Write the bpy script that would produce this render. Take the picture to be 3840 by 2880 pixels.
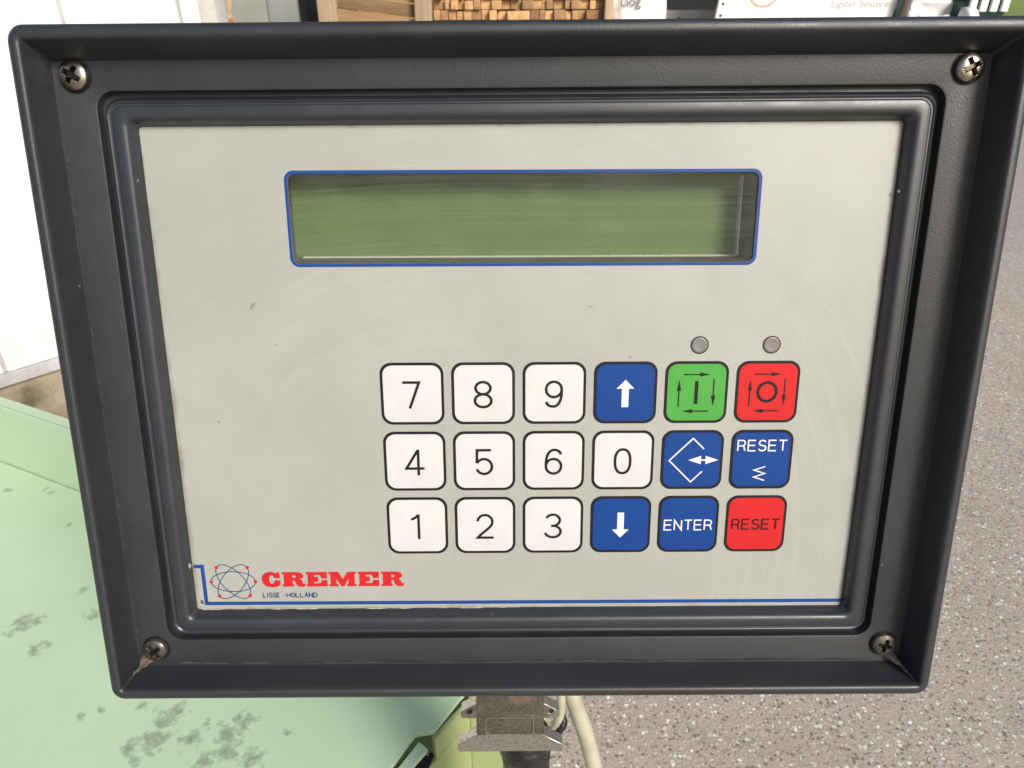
import bpy, bmesh, math, random
from mathutils import Matrix, Vector
random.seed(7)
for o in list(bpy.data.objects): bpy.data.objects.remove(o)
SC = bpy.context.scene
COL = SC.collection
R_ = math.radians

# ------------------------------------------------------------------ camera, sky, sun, exposure
cam_d = bpy.data.cameras.new('camera')
cam_d.sensor_width = 36.0
cam_d.lens = 36.0 * 2690.0 / 3840.0
cam_d.clip_start = 0.01
cam_d.clip_end = 600.0
cam_d.dof.use_dof = True
cam_d.dof.focus_distance = 0.205
cam_d.dof.aperture_fstop = 60.0
cam = bpy.data.objects.new('camera', cam_d)
COL.objects.link(cam)
CAM_ROT = ((0.99998, 0.00545, -0.00378), (-0.00595, 0.48474, -0.87464), (-0.00293, 0.87464, 0.48476))
cam.matrix_world = Matrix.Translation((0, 0, 1.30)) @ Matrix(CAM_ROT).to_4x4()
SC.camera = cam

SUN_AZ, SUN_EL = 34.0, 34.0          # degrees to the right of straight behind the camera, and above the horizon
wd = bpy.data.worlds.new('World')
SC.world = wd
wd.use_nodes = True
wn = wd.node_tree
sky = wn.nodes.new('ShaderNodeTexSky')
sky.sky_type = 'NISHITA'
sky.sun_disc = False
sky.sun_elevation = R_(SUN_EL)
sky.sun_rotation = R_(180.0 - SUN_AZ)
sky.air_density = 1.0
sky.dust_density = 3.0
sky.ozone_density = 0.4
bg = wn.nodes['Background']
bg.inputs['Strength'].default_value = 0.085
wn.links.new(sky.outputs[0], bg.inputs['Color'])
sun_d = bpy.data.lights.new('sun', 'SUN')
sun_d.energy = 2.8
sun_d.angle = R_(18.0)
sun_d.color = (1.0, 0.945, 0.865)
sun = bpy.data.objects.new('sun', sun_d)
COL.objects.link(sun)
to_sun = Vector((math.sin(R_(SUN_AZ)) * math.cos(R_(SUN_EL)), -math.cos(R_(SUN_AZ)) * math.cos(R_(SUN_EL)), math.sin(R_(SUN_EL))))
sun.rotation_euler = to_sun.to_track_quat('Z', 'Y').to_euler()
SC.render.engine = 'CYCLES'
SC.view_settings.view_transform = 'Standard'
SC.view_settings.look = 'None'
SC.view_settings.gamma = 1.0
SC.view_settings.use_curve_mapping = False
SC.view_settings.exposure = 0.38

# ------------------------------------------------------------------ materials
class NT:
    def __init__(s, name):
        s.m = bpy.data.materials.new(name)
        s.m.use_nodes = True
        s.t = s.m.node_tree
        s.b = s.t.nodes['Principled BSDF']
        s.out = s.t.nodes['Material Output']
        s._co = None
    def n(s, kind, **kw):
        nd = s.t.nodes.new('ShaderNode' + kind)
        for k, v in kw.items():
            setattr(nd, k, v)
        return nd
    def l(s, a, b): s.t.links.new(a, b)
    def co(s):
        if s._co is None: s._co = s.n('TexCoord').outputs['Object']
        return s._co
    def mapped(s, scale=(1, 1, 1), rot=(0, 0, 0), vec=None):
        mp = s.n('Mapping')
        mp.inputs['Scale'].default_value = scale
        mp.inputs['Rotation'].default_value = rot
        s.l(vec or s.co(), mp.inputs['Vector'])
        return mp.outputs[0]
    def noise(s, scale, detail=4, rough=0.55, vec=None, dist=0.0):
        nd = s.n('TexNoise')
        nd.inputs['Scale'].default_value = scale
        nd.inputs['Detail'].default_value = detail
        nd.inputs['Roughness'].default_value = rough
        nd.inputs['Distortion'].default_value = dist
        s.l(vec or s.co(), nd.inputs['Vector'])
        return nd.outputs['Fac']
    def vor(s, scale, feature='F1', out='Distance', vec=None, rnd=1.0):
        nd = s.n('TexVoronoi', feature=feature)
        nd.inputs['Scale'].default_value = scale
        nd.inputs['Randomness'].default_value = rnd
        s.l(vec or s.co(), nd.inputs['Vector'])
        return nd.outputs[out]
    def ramp(s, fac, stops, interp='LINEAR'):
        nd = s.n('ValToRGB')
        nd.color_ramp.interpolation = interp
        el = nd.color_ramp.elements
        while len(el) < len(stops): el.new(0.5)
        for e, (p, c) in zip(el, stops):
            e.position = p
            e.color = (c, c, c, 1) if isinstance(c, (int, float)) else (*c, 1)
        s.l(fac, nd.inputs['Fac'])
        return nd.outputs['Color']
    def mix(s, fac, a, b, mode='MIX'):
        nd = s.n('Mix', data_type='RGBA', blend_type=mode)
        for i, v in ((0, fac), (6, a), (7, b)):
            if hasattr(v, 'links'): s.l(v, nd.inputs[i])
            elif i == 0: nd.inputs[0].default_value = v
            else: nd.inputs[i].default_value = (v, v, v, 1) if isinstance(v, (int, float)) else (*v, 1)
        return nd.outputs[2]
    def math(s, op, a, b=0.0, c=None, clamp=False):
        nd = s.n('Math', operation=op, use_clamp=clamp)
        for i, v in enumerate((a, b) if c is None else (a, b, c)):
            if hasattr(v, 'links'): s.l(v, nd.inputs[i])
            else: nd.inputs[i].default_value = v
        return nd.outputs[0]
    def bump(s, h, strength=0.2, dist=0.001, normal=None):
        nd = s.n('Bump')
        nd.inputs['Strength'].default_value = strength
        nd.inputs['Distance'].default_value = dist
        s.l(h, nd.inputs['Height'])
        if normal: s.l(normal, nd.inputs['Normal'])
        return nd.outputs[0]
    def set(s, color=None, rough=None, metal=None, normal=None, spec=None, **kw):
        for key, v in (('Base Color', color), ('Roughness', rough), ('Metallic', metal), ('Normal', normal), ('Specular IOR Level', spec)):
            if v is None: continue
            if hasattr(v, 'links'): s.l(v, s.b.inputs[key])
            elif key == 'Base Color': s.b.inputs[key].default_value = (*v, 1)
            else: s.b.inputs[key].default_value = v
        return s.m

def blotch(t, spots, nscale, lo, hi, detail=6, amp=1.6):
    """mask of ragged spots at given places of the object's own space: (x, y, z, radius)"""
    acc = None
    nz = t.noise(nscale, detail, 0.65)
    for (x, y, z, r) in spots:
        d = t.n('VectorMath', operation='DISTANCE')
        t.l(t.co(), d.inputs[0])
        d.inputs[1].default_value = (x, y, z)
        v = t.math('SUBTRACT', 1.0, t.math('DIVIDE', d.outputs['Value'], r), clamp=True)
        acc = v if acc is None else t.math('MAXIMUM', acc, v)
    f = t.math('ADD', acc, t.math('MULTIPLY', t.math('SUBTRACT', nz, 0.5), amp))
    f = t.math('MULTIPLY', f, t.math('GREATER_THAN', acc, 0.001))
    return t.ramp(f, [(lo, 0.0), (hi, 1.0)])

M = {}
# --- dark moulded plastic of the enclosure (object space in metres, panel local)
def plastic(name, base, rough, grain):
    t = NT(name)
    blot = t.noise(38, 5, 0.6)
    fine = t.noise(1500, 2, 0.5)
    streak = t.noise(1.0, 5, 0.6, t.mapped((60, 900, 300)))
    c = t.mix(t.ramp(blot, [(0.35, 0.0), (0.75, 1.0)]), base, tuple(v * 1.28 for v in base))
    dust = t.ramp(t.noise(150, 8, 0.72), [(0.62, 0.0), (0.85, 0.22)])
    c = t.mix(dust, c, (0.085, 0.076, 0.066))
    scr = t.ramp(t.noise(1.0, 3, 0.7, t.mapped((900, 70, 300), (0, 0, 0.5))), [(0.76, 0.0), (0.80, 0.5)])
    c = t.mix(scr, c, (0.13, 0.13, 0.125))
    sp = t.math('MULTIPLY', t.ramp(t.vor(130), [(0.035, 1.0), (0.06, 0.0)]), t.ramp(t.vor(130, out='Color'), [(0.82, 0.0), (0.84, 1.0)]))
    c = t.mix(sp, c, (0.24, 0.235, 0.22))
    ge = t.n('NewGeometry')
    wr = t.math('MULTIPLY', t.ramp(ge.outputs['Pointiness'], [(0.53, 0.0), (0.62, 1.0)]), t.ramp(t.noise(45, 6, 0.7), [(0.38, 0.0), (0.7, 0.75)]))
    c = t.mix(wr, c, (0.075, 0.075, 0.073))
    r = t.ramp(t.noise(70, 6, 0.65), [(0.25, rough - 0.10), (0.8, rough + 0.13)])
    nb = t.bump(t.noise(1.0, 3, 0.6, t.mapped((2300, 1500, 1800), (0, 0, 0.5))), grain, 0.00012)
    nb = t.bump(streak, 0.05, 0.0001, nb)
    M[name] = t.set(c, r, 0.0, nb, 0.64)
plastic('plastic_grain', (0.0175, 0.0205, 0.0245), 0.43, 0.5)
plastic('plastic_smooth', (0.0200, 0.0240, 0.0300), 0.39, 0.16)

# --- printed membrane
t = NT('membrane')
g1 = t.noise(26, 6, 0.62)
g2 = t.noise(1900, 2, 0.5)
c = t.mix(t.ramp(g1, [(0.3, 0.0), (0.72, 1.0)]), (0.335, 0.348, 0.322), (0.395, 0.414, 0.392))
c = t.mix(t.ramp(g2, [(0.3, 0.0), (0.7, 1.0)]), c, t.mix(1.0, c, 0.90, 'MULTIPLY'))
wipe = t.noise(1.0, 5, 0.6, t.mapped((16, 260, 1), (0, 0, 0.12)))
c = t.mix(t.ramp(wipe, [(0.4, 0.0), (0.9, 0.35)]), c, (0.37, 0.36, 0.31))
# faint circular wiping marks
dc = t.n('VectorMath', operation='DISTANCE'); t.l(t.co(), dc.inputs[0]); dc.inputs[1].default_value = (-0.02, -0.05, 0.0)
cv = t.n('CombineXYZ'); t.l(t.math('MULTIPLY', dc.outputs['Value'], 900.0), cv.inputs[0]); t.l(t.noise(9, 2), cv.inputs[1])
sw = t.noise(1.0, 3, 0.6, cv.outputs[0])
swm = t.math('MULTIPLY', t.ramp(sw, [(0.48, 0.0), (0.75, 0.42)]), t.ramp(t.noise(18, 4, 0.6), [(0.42, 0.0), (0.65, 1.0)]))
c = t.mix(swm, c, (0.46, 0.475, 0.45))
big = t.ramp(t.noise(11, 4, 0.55), [(0.45, 0.0), (0.72, 0.5)])
c = t.mix(big, c, (0.305, 0.31, 0.272))
specks = t.ramp(t.vor(95), [(0.035, 1.0), (0.055, 0.0)])
keep = t.ramp(t.vor(95, out='Color'), [(0.80, 0.0), (0.82, 0.7)])
c = t.mix(t.math('MULTIPLY', specks, keep), c, (0.16, 0.14, 0.11))
# grime that has crept in from the frame: only in ragged patches along the border
sx = t.n('SeparateXYZ'); t.l(t.co(), sx.inputs[0])
ex = t.math('SUBTRACT', 0.098, t.math('ABSOLUTE', sx.outputs[0]))
ey = t.math('SUBTRACT', 0.0702, t.math('ABSOLUTE', sx.outputs[1]))
edge = t.math('MINIMUM', ex, ey)
ed = t.math('ADD', t.math('MULTIPLY', edge, 260.0), t.math('MULTIPLY', t.noise(85, 6, 0.7), 1.5))
c = t.mix(t.ramp(ed, [(0.62, 0.75), (1.15, 0.0)]), c, (0.20, 0.165, 0.115))
M['membrane'] = t.set(c, t.ramp(g1, [(0.3, 0.36), (0.7, 0.5)]), 0, t.bump(t.noise(2600, 2), 0.10, 0.00006), 0.6)

def ink(name, col, rough=0.42, wear=0.0, wearcol=(0.5, 0.5, 0.47)):
    t = NT(name)
    m = t.noise(60, 5, 0.6)
    c = t.mix(t.ramp(m, [(0.3, 0.0), (0.7, 1.0)]), col, tuple(min(1, v * 0.88) for v in col))
    fib = t.noise(1.0, 4, 0.6, t.mapped((150, 1600, 1)))
    c = t.mix(t.ramp(fib, [(0.66, 0.0), (0.85, 0.22 + wear)]), c, wearcol)
    M[name] = t.set(c, rough, 0, t.bump(t.noise(2400, 2), 0.08, 0.00006), 0.28)
ink('ink_white', (0.61, 0.605, 0.60), 0.42, 0.06, (0.50, 0.485, 0.45))
ink('ink_black', (0.009, 0.008, 0.010), 0.5, 0.0, (0.022, 0.022, 0.022))
ink('ink_blue', (0.0035, 0.047, 0.235), 0.42, 0.0, (0.012, 0.07, 0.28))
ink('ink_line_blue', (0.012, 0.058, 0.25), 0.42, 0.03, (0.08, 0.13, 0.33))
ink('ink_green', (0.072, 0.335, 0.057), 0.42, 0.0, (0.14, 0.48, 0.10))
ink('ink_red', (0.56, 0.016, 0.019), 0.40, 0.0, (0.74, 0.09, 0.07))
ink('ink_logo_red', (0.53, 0.018, 0.022), 0.42)
ink('ink_navy', (0.022, 0.05, 0.14), 0.45)
ink('ink_maroon', (0.05, 0.004, 0.008), 0.42, 0.0, (0.14, 0.01, 0.015))
ink('legend_white', (0.70, 0.71, 0.735), 0.42)

# --- display
t = NT('lcd')
v = t.noise(30, 4, 0.5)
c = t.mix(t.ramp(v, [(0.3, 0.0), (0.7, 1.0)]), (0.105, 0.175, 0.060), (0.130, 0.195, 0.066))
M['lcd'] = t.set(c, 0.6, 0, t.bump(t.noise(900, 3), 0.1, 0.0001), 0.3)
t = NT('display_wall')
c = t.mix(t.ramp(t.noise(180, 6, 0.7), [(0.35, 0.0), (0.7, 1.0)]), (0.075, 0.071, 0.068), (0.135, 0.127, 0.12))
M['display_wall'] = t.set(c, 0.4, 0, None, 0.5)
t = NT('lip_metal')
M['lip_metal'] = t.set((0.85, 0.84, 0.82), t.ramp(t.noise(300, 4), [(0.3, 0.22), (0.7, 0.4)]), 0.25)
t = NT('display_glass')
tr = t.n('BsdfTransparent')
tr.inputs['Color'].default_value = (0.90, 0.915, 0.89, 1)
gl = t.n('BsdfGlossy'); gl.inputs['Roughness'].default_value = 0.10
hz = t.n('BsdfDiffuse'); hz.inputs['Color'].default_value = (0.36, 0.37, 0.33, 1)
wv = t.noise(3.2, 2, 0.4)
bend = t.n('VectorMath', operation='ADD'); t.l(t.co(), bend.inputs[0])
cmb = t.n('CombineXYZ'); t.l(t.math('MULTIPLY', wv, 0.030), cmb.inputs[1]); t.l(cmb.outputs[0], bend.inputs[1])
st = t.noise(1.0, 7, 0.72, t.mapped((11, 1250, 1), (0, 0, -0.03), bend.outputs[0]))
hazef = t.math('ADD', t.ramp(st, [(0.42, 0.03), (0.66, 0.12)]), t.ramp(t.noise(55, 6, 0.7), [(0.4, 0.0), (0.8, 0.09)]))
lw = t.n('LayerWeight'); lw.inputs['Blend'].default_value = 0.22
m1 = t.n('MixShader'); t.l(hazef, m1.inputs[0]); t.l(tr.outputs[0], m1.inputs[1]); t.l(hz.outputs[0], m1.inputs[2])
gl2 = t.n('BsdfGlossy'); gl2.inputs['Roughness'].default_value = 0.42
mg = t.n('MixShader'); mg.inputs[0].default_value = 0.55; t.l(gl.outputs[0], mg.inputs[1]); t.l(gl2.outputs[0], mg.inputs[2])
m2 = t.n('MixShader'); t.l(t.math('MULTIPLY', lw.outputs['Fresnel'], 0.6), m2.inputs[0]); t.l(m1.outputs[0], m2.inputs[1]); t.l(mg.outputs[0], m2.inputs[2])
t.l(m2.outputs[0], t.out.inputs['Surface'])
M['display_glass'] = t.m
def lens(name, col):
    t = NT(name)
    M[name] = t.set(t.mix(t.ramp(t.noise(300, 4), [(0.3, 0.0), (0.7, 1.0)]), col, tuple(v * 0.8 for v in col)), 0.32, 0, None, 0.5)
lens('lens_green', (0.19, 0.205, 0.185)); lens('lens_red', (0.225, 0.19, 0.19))

# --- metals
t = NT('screw_bright')
zs = t.n('SeparateXYZ'); t.l(t.co(), zs.inputs[0])
rec = t.math('MULTIPLY', t.ramp(t.math('MULTIPLY', zs.outputs[2], 400.0), [(0.30, 1.0), (0.52, 0.0)]), t.ramp(t.math('MULTIPLY', t.math('ADD', t.math('POWER', zs.outputs[0], 2.0), t.math('POWER', zs.outputs[1], 2.0)), 150000.0), [(0.75, 1.0), (0.9, 0.0)]))
c = t.mix(t.ramp(t.noise(700, 5, 0.6), [(0.45, 0.0), (0.85, 1.0)]), (0.36, 0.325, 0.28), (0.20, 0.16, 0.12))
c = t.mix(t.math('MULTIPLY', rec, 0.85), c, (0.02, 0.015, 0.012))
M['screw_bright'] = t.set(c, 0.26, 1.0)
t = NT('screw_grimy')
zs = t.n('SeparateXYZ'); t.l(t.co(), zs.inputs[0])
rec = t.math('MULTIPLY', t.ramp(t.math('MULTIPLY', zs.outputs[2], 400.0), [(0.30, 1.0), (0.52, 0.0)]), t.ramp(t.math('MULTIPLY', t.math('ADD', t.math('POWER', zs.outputs[0], 2.0), t.math('POWER', zs.outputs[1], 2.0)), 150000.0), [(0.75, 1.0), (0.9, 0.0)]))
c = t.mix(t.ramp(t.noise(600, 6, 0.7), [(0.38, 0.0), (0.75, 1.0)]), (0.17, 0.155, 0.135), (0.045, 0.036, 0.028))
c = t.mix(t.math('MULTIPLY', rec, 0.9), c, (0.01, 0.008, 0.006))
M['screw_grimy'] = t.set(c, t.ramp(t.noise(500, 4), [(0.3, 0.25), (0.7, 0.6)]), 0.8)
t = NT('hood_metal')
pit = t.noise(1100, 6, 0.7)
c = t.mix(t.ramp(pit, [(0.40, 0.0), (0.62, 1.0)]), (0.25, 0.235, 0.205), (0.095, 0.084, 0.068))
cl = t.ramp(t.noise(190, 5, 0.6), [(0.42, 0.0), (0.7, 1.0)])
c = t.mix(t.math('MULTIPLY', cl, 0.35), c, (0.36, 0.34, 0.29))
sc_ = t.ramp(t.noise(1.0, 4, 0.7, t.mapped((500, 2200, 600), (0, 0, 0.7))), [(0.66, 0.0), (0.72, 0.7)])
c = t.mix(sc_, c, (0.55, 0.52, 0.46))
rs = blotch(t, [(-0.0005, -0.110, -0.010, 0.0045), (0.002, -0.109, -0.010, 0.004), (-0.0172, -0.1295, -0.010, 0.0030), (-0.0145, -0.114, -0.010, 0.0025), (-0.0148, -0.118, -0.010, 0.002)], 520, 0.34, 0.62)
c = t.mix(t.math('MULTIPLY', rs, 0.85), c, (0.125, 0.072, 0.04))
rr = t.math('ADD', t.ramp(pit, [(0.35, 0.28), (0.65, 0.5)]), t.math('MULTIPLY', rs, 0.3), clamp=True)
M['hood_metal'] = t.set(c, rr, t.math('SUBTRACT', 0.88, t.math('MULTIPLY', rs, 0.8)), t.bump(pit, 0.35, 0.0002))
t = NT('hood_metal_lit')  # lighter copy of the hood metal, sky light painted into its colour
pit = t.noise(1000, 6, 0.7)
c = t.mix(t.ramp(pit, [(0.45, 0.0), (0.70, 1.0)]), (0.46, 0.44, 0.39), (0.20, 0.18, 0.15))
M['hood_metal_lit'] = t.set(c, t.ramp(pit, [(0.35, 0.25), (0.65, 0.45)]), 0.88, t.bump(pit, 0.35, 0.0002))
t = NT('black_tape')
M['black_tape'] = t.set(t.mix(t.ramp(t.noise(160, 5), [(0.4, 0.0), (0.8, 1.0)]), (0.012, 0.012, 0.014), (0.03, 0.028, 0.027)), t.ramp(t.noise(120, 5, 0.6), [(0.3, 0.18), (0.75, 0.42)]), 0, t.bump(t.noise(130, 3, 0.6, None, 1.2), 0.5, 0.0015), 0.6)
t = NT('beige_rubber')
M['beige_rubber'] = t.set(t.mix(t.ramp(t.noise(90, 6, 0.65), [(0.4, 0.0), (0.75, 1.0)]), (0.44, 0.435, 0.335), (0.30, 0.285, 0.20)), 0.48, 0, t.bump(t.noise(400, 3), 0.1, 0.0003), 0.4)
t = NT('dust_packed')
M['dust_packed'] = t.set(t.mix(t.ramp(t.noise(700, 7, 0.75), [(0.38, 0.0), (0.62, 1.0)]), (0.030, 0.027, 0.024), (0.155, 0.122, 0.098)), 0.9, 0, t.bump(t.noise(900, 5, 0.7), 0.8, 0.0004), 0.2)
t = NT('dust_line')
M['dust_line'] = t.set(t.mix(t.ramp(t.noise(1.0, 6, 0.72, t.mapped((120, 900, 400))), [(0.46, 0.0), (0.72, 1.0)]), (0.022, 0.022, 0.023), (0.12, 0.105, 0.088)), 0.85, 0, None, 0.2)
t = NT('flake')
M['flake'] = t.set(t.mix(t.ramp(t.noise(500, 6, 0.7), [(0.42, 0.0), (0.60, 1.0)]), (0.52, 0.49, 0.44), (0.30, 0.26, 0.20)), 0.8)
t = NT('chip')
M['chip'] = t.set((0.30, 0.28, 0.24), 0.7)

# --- machine paint
t = NT('mint_paint')
c = t.mix(t.ramp(t.noise(7, 6, 0.6), [(0.3, 0.0), (0.75, 1.0)]), (0.43, 0.585, 0.395), (0.475, 0.63, 0.445))
c = t.mix(t.ramp(t.noise(1.0, 5, 0.65, t.mapped((9, 60, 9), (0, 0, 0.6))), [(0.55, 0.0), (0.85, 0.35)]), c, (0.42, 0.56, 0.375))
spots = [(-0.440, 0.462, 0.8, 0.022), (-0.428, 0.466, 0.8, 0.014), (-0.411, 0.434, 0.8, 0.013), (-0.403, 0.438, 0.8, 0.010), (-0.270, 0.363, 0.8, 0.022), (-0.262, 0.372, 0.8, 0.014),
         (-0.271, 0.347, 0.8, 0.022), (-0.286, 0.341, 0.8, 0.014), (-0.216, 0.351, 0.8, 0.024), (-0.209, 0.362, 0.8, 0.018), (-0.214, 0.338, 0.8, 0.020), (-0.245, 0.347, 0.8, 0.016), (-0.192, 0.332, 0.8, 0.017),
         (-0.228, 0.330, 0.8, 0.016), (-0.172, 0.352, 0.8, 0.007), (-0.236, 0.360, 0.8, 0.008), (-0.294, 0.376, 0.8, 0.008), (-0.379, 0.472, 0.8, 0.016), (-0.278, 0.332, 0.8, 0.010), (-0.572, 0.66, 0.8, 0.010),
         (-0.53, 0.659, 0.8, 0.008), (-0.520, 0.655, 0.8, 0.008), (-0.406, 0.504, 0.8, 0.010), (-0.339, 0.368, 0.8, 0.007), (-0.325, 0.373, 0.8, 0.006), (-0.455, 0.42, 0.8, 0.008), (-0.47, 0.60, 0.8, 0.007),
         (-0.585, 0.76, 0.845, 0.010), (-0.53, 0.69, 0.85, 0.010), (-0.49, 0.67, 0.84, 0.009)]
spots = [(x, y, z, r * 0.80) for x, y, z, r in spots]
st = blotch(t, spots, 130, 0.34, 1.15, 10, 3.4)
stc = t.mix(t.ramp(t.noise(240, 6, 0.7), [(0.40, 0.0), (0.60, 1.0)]), (0.19, 0.225, 0.15), (0.085, 0.075, 0.06))
c = t.mix(t.math('MULTIPLY', t.math('POWER', st, 0.6), 0.62), c, stc)
sp2 = t.math('MULTIPLY', t.ramp(t.vor(38), [(0.05, 1.0), (0.11, 0.0)]), t.ramp(t.vor(38, out='Color'), [(0.86, 0.0), (0.88, 0.7)]))
c = t.mix(sp2, c, (0.24, 0.28, 0.19))
sp3 = t.math('MULTIPLY', t.ramp(t.vor(24), [(0.05, 1.0), (0.09, 0.0)]), t.ramp(t.vor(24, out='Color'), [(0.90, 0.0), (0.91, 0.8)]))
c = t.mix(sp3, c, (0.64, 0.76, 0.60))
rsp = t.math('MULTIPLY', t.ramp(t.vor(19), [(0.045, 1.0), (0.07, 0.0)]), t.ramp(t.vor(19, out='Color'), [(0.88, 0.0), (0.89, 0.8)]))
c = t.mix(rsp, c, (0.16, 0.075, 0.035))
M['mint_paint'] = t.set(c, t.ramp(t.noise(30, 5), [(0.3, 0.36), (0.7, 0.5)]), 0, t.bump(t.noise(22, 4), 0.12, 0.002), 0.45)
t = NT('lime_paint')
c = t.mix(t.ramp(t.noise(12, 6, 0.65), [(0.3, 0.0), (0.75, 1.0)]), (0.34, 0.415, 0.165), (0.40, 0.47, 0.205))
c = t.mix(t.ramp(t.noise(45, 7, 0.7), [(0.66, 0.0), (0.78, 0.6)]), c, (0.16, 0.17, 0.08))
M['lime_paint'] = t.set(c, 0.42, 0, t.bump(t.noise(60, 4), 0.1, 0.001), 0.45)
t = NT('rusty_edge')
M['rusty_edge'] = t.set(t.mix(t.ramp(t.noise(220, 7, 0.75), [(0.42, 0.0), (0.58, 1.0)]), (0.06, 0.045, 0.042), (0.26, 0.235, 0.20)), 0.75, 0.1, t.bump(t.noise(260, 5), 0.7, 0.001))
t = NT('dark_slot')
M['dark_slot'] = t.set((0.02, 0.017, 0.014), 0.8)

# --- surroundings
t = NT('asphalt')
warp = t.n('VectorMath', operation='ADD'); t.l(t.co(), warp.inputs[0])
wnz = t.n('TexNoise'); wnz.inputs['Scale'].default_value = 70; wnz.inputs['Detail'].default_value = 3; t.l(t.co(), wnz.inputs['Vector'])
wsc = t.n('VectorMath', operation='SCALE'); t.l(wnz.outputs['Color'], wsc.inputs[0]); wsc.inputs['Scale'].default_value = 0.010
t.l(wsc.outputs[0], warp.inputs[1])
W = warp.outputs[0]
cellc = t.n('SeparateColor'); t.l(t.vor(115, out='Color', vec=W), cellc.inputs[0])
dist = t.vor(115, vec=W)
base = t.mix(t.ramp(t.noise(2.0, 5, 0.6), [(0.3, 0.0), (0.7, 1.0)]), (0.385, 0.333, 0.288), (0.455, 0.398, 0.348))
base = t.mix(t.ramp(t.noise(420, 4, 0.7), [(0.35, 0.0), (0.65, 1.0)]), t.mix(1.0, base, 0.62, 'MULTIPLY'), t.mix(1.0, base, 1.3, 'MULTIPLY'))
stone = t.ramp(cellc.outputs[0], [(0.0, (0.21, 0.178, 0.156)), (0.40, (0.38, 0.335, 0.30)), (0.66, (0.52, 0.47, 0.43)), (0.76, (0.60, 0.57, 0.545)), (0.88, (0.80, 0.78, 0.76))], 'CONSTANT')
smask = t.math('MULTIPLY', t.ramp(dist, [(0.34, 1.0), (0.52, 0.0)]), t.ramp(cellc.outputs[1], [(0.30, 0.0), (0.36, 1.0)]))
c = t.mix(smask, base, stone)
d2 = t.vor(260, vec=W)
c2 = t.n('SeparateColor'); t.l(t.vor(260, out='Color', vec=W), c2.inputs[0])
c = t.mix(t.math('MULTIPLY', t.ramp(d2, [(0.25, 1.0), (0.45, 0.0)]), t.ramp(c2.outputs[0], [(0.66, 0.0), (0.68, 1.0)])), c, (0.56, 0.53, 0.50))
c = t.mix(t.math('MULTIPLY', t.ramp(d2, [(0.25, 1.0), (0.45, 0.0)]), t.ramp(c2.outputs[0], [(0.22, 0.8), (0.25, 0.0)])), c, (0.14, 0.12, 0.105))
oil = t.ramp(t.noise(3.5, 6, 0.7), [(0.60, 0.0), (0.74, 0.35)])
c = t.mix(oil, c, (0.10, 0.088, 0.08))
hgt = t.math('ADD', t.math('MULTIPLY', smask, 0.6), t.noise(420, 4, 0.7))
M['asphalt'] = t.set(c, 0.72, 0, t.bump(hgt, 0.6, 0.003), 0.5)
t = NT('lawn')
c = t.mix(t.ramp(t.noise(1.2, 7, 0.7), [(0.3, 0.0), (0.7, 1.0)]), (0.19, 0.27, 0.06), (0.28, 0.36, 0.11))
M['lawn'] = t.set(c, 0.85, 0, t.bump(t.noise(6, 6, 0.7), 1.0, 0.1), 0.2)
t = NT('grass_blade')
M['grass_blade'] = t.set(t.mix(t.noise(2.0, 3), (0.09, 0.16, 0.03), (0.19, 0.26, 0.07)), 0.7, 0, None, 0.3)
t = NT('white_panel')
M['white_panel'] = t.set(t.mix(t.ramp(t.noise(3.0, 5), [(0.3, 0.0), (0.7, 1.0)]), (0.80, 0.795, 0.77), (0.83, 0.83, 0.81)), 0.35, 0, None, 0.5)
t = NT('grey_trim')
M['grey_trim'] = t.set(t.mix(t.ramp(t.noise(14, 6, 0.7), [(0.4, 0.0), (0.75, 1.0)]), (0.52, 0.52, 0.53), (0.36, 0.35, 0.34)), 0.4)
t = NT('dirty_concrete')
n1 = t.noise(4.0, 7, 0.65)
c = t.mix(t.ramp(n1, [(0.35, 0.0), (0.68, 1.0)]), (0.24, 0.195, 0.135), (0.40, 0.345, 0.255))
c = t.mix(t.ramp(t.noise(26, 7, 0.7), [(0.56, 0.0), (0.72, 0.75)]), c, (0.17, 0.135, 0.085))
dk = blotch(t, [(-1.43, 1.86, 0.22, 0.10), (-1.41, 1.88, 0.10, 0.12), (-1.33, 1.97, 0.0, 0.15), (-1.36, 1.94, 0.03, 0.11), (-1.50, 1.79, 0.16, 0.09), (-1.24, 2.06, 0.02, 0.15)], 16, 0.25, 0.85)
c = t.mix(t.math('MULTIPLY', dk, 0.8), c, (0.075, 0.060, 0.032))
M['dirty_concrete'] = t.set(c, 0.85, 0, t.bump(t.noise(90, 6, 0.7), 0.4, 0.004), 0.2)
t = NT('pale_post')
M['pale_post'] = t.set(t.mix(t.ramp(t.noise(60, 5), [(0.3, 0.0), (0.7, 1.0)]), (0.50, 0.49, 0.465), (0.58, 0.57, 0.545)), 0.7)
t = NT('grey_sheet')
M['grey_sheet'] = t.set(t.mix(t.ramp(t.noise(9, 6), [(0.3, 0.0), (0.7, 1.0)]), (0.27, 0.28, 0.255), (0.33, 0.34, 0.315)), 0.6)
t = NT('shed_shade')  # near-black colour stands in for the shade inside the shed
M['shed_shade'] = t.set((0.012, 0.014, 0.018), 0.8)
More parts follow.
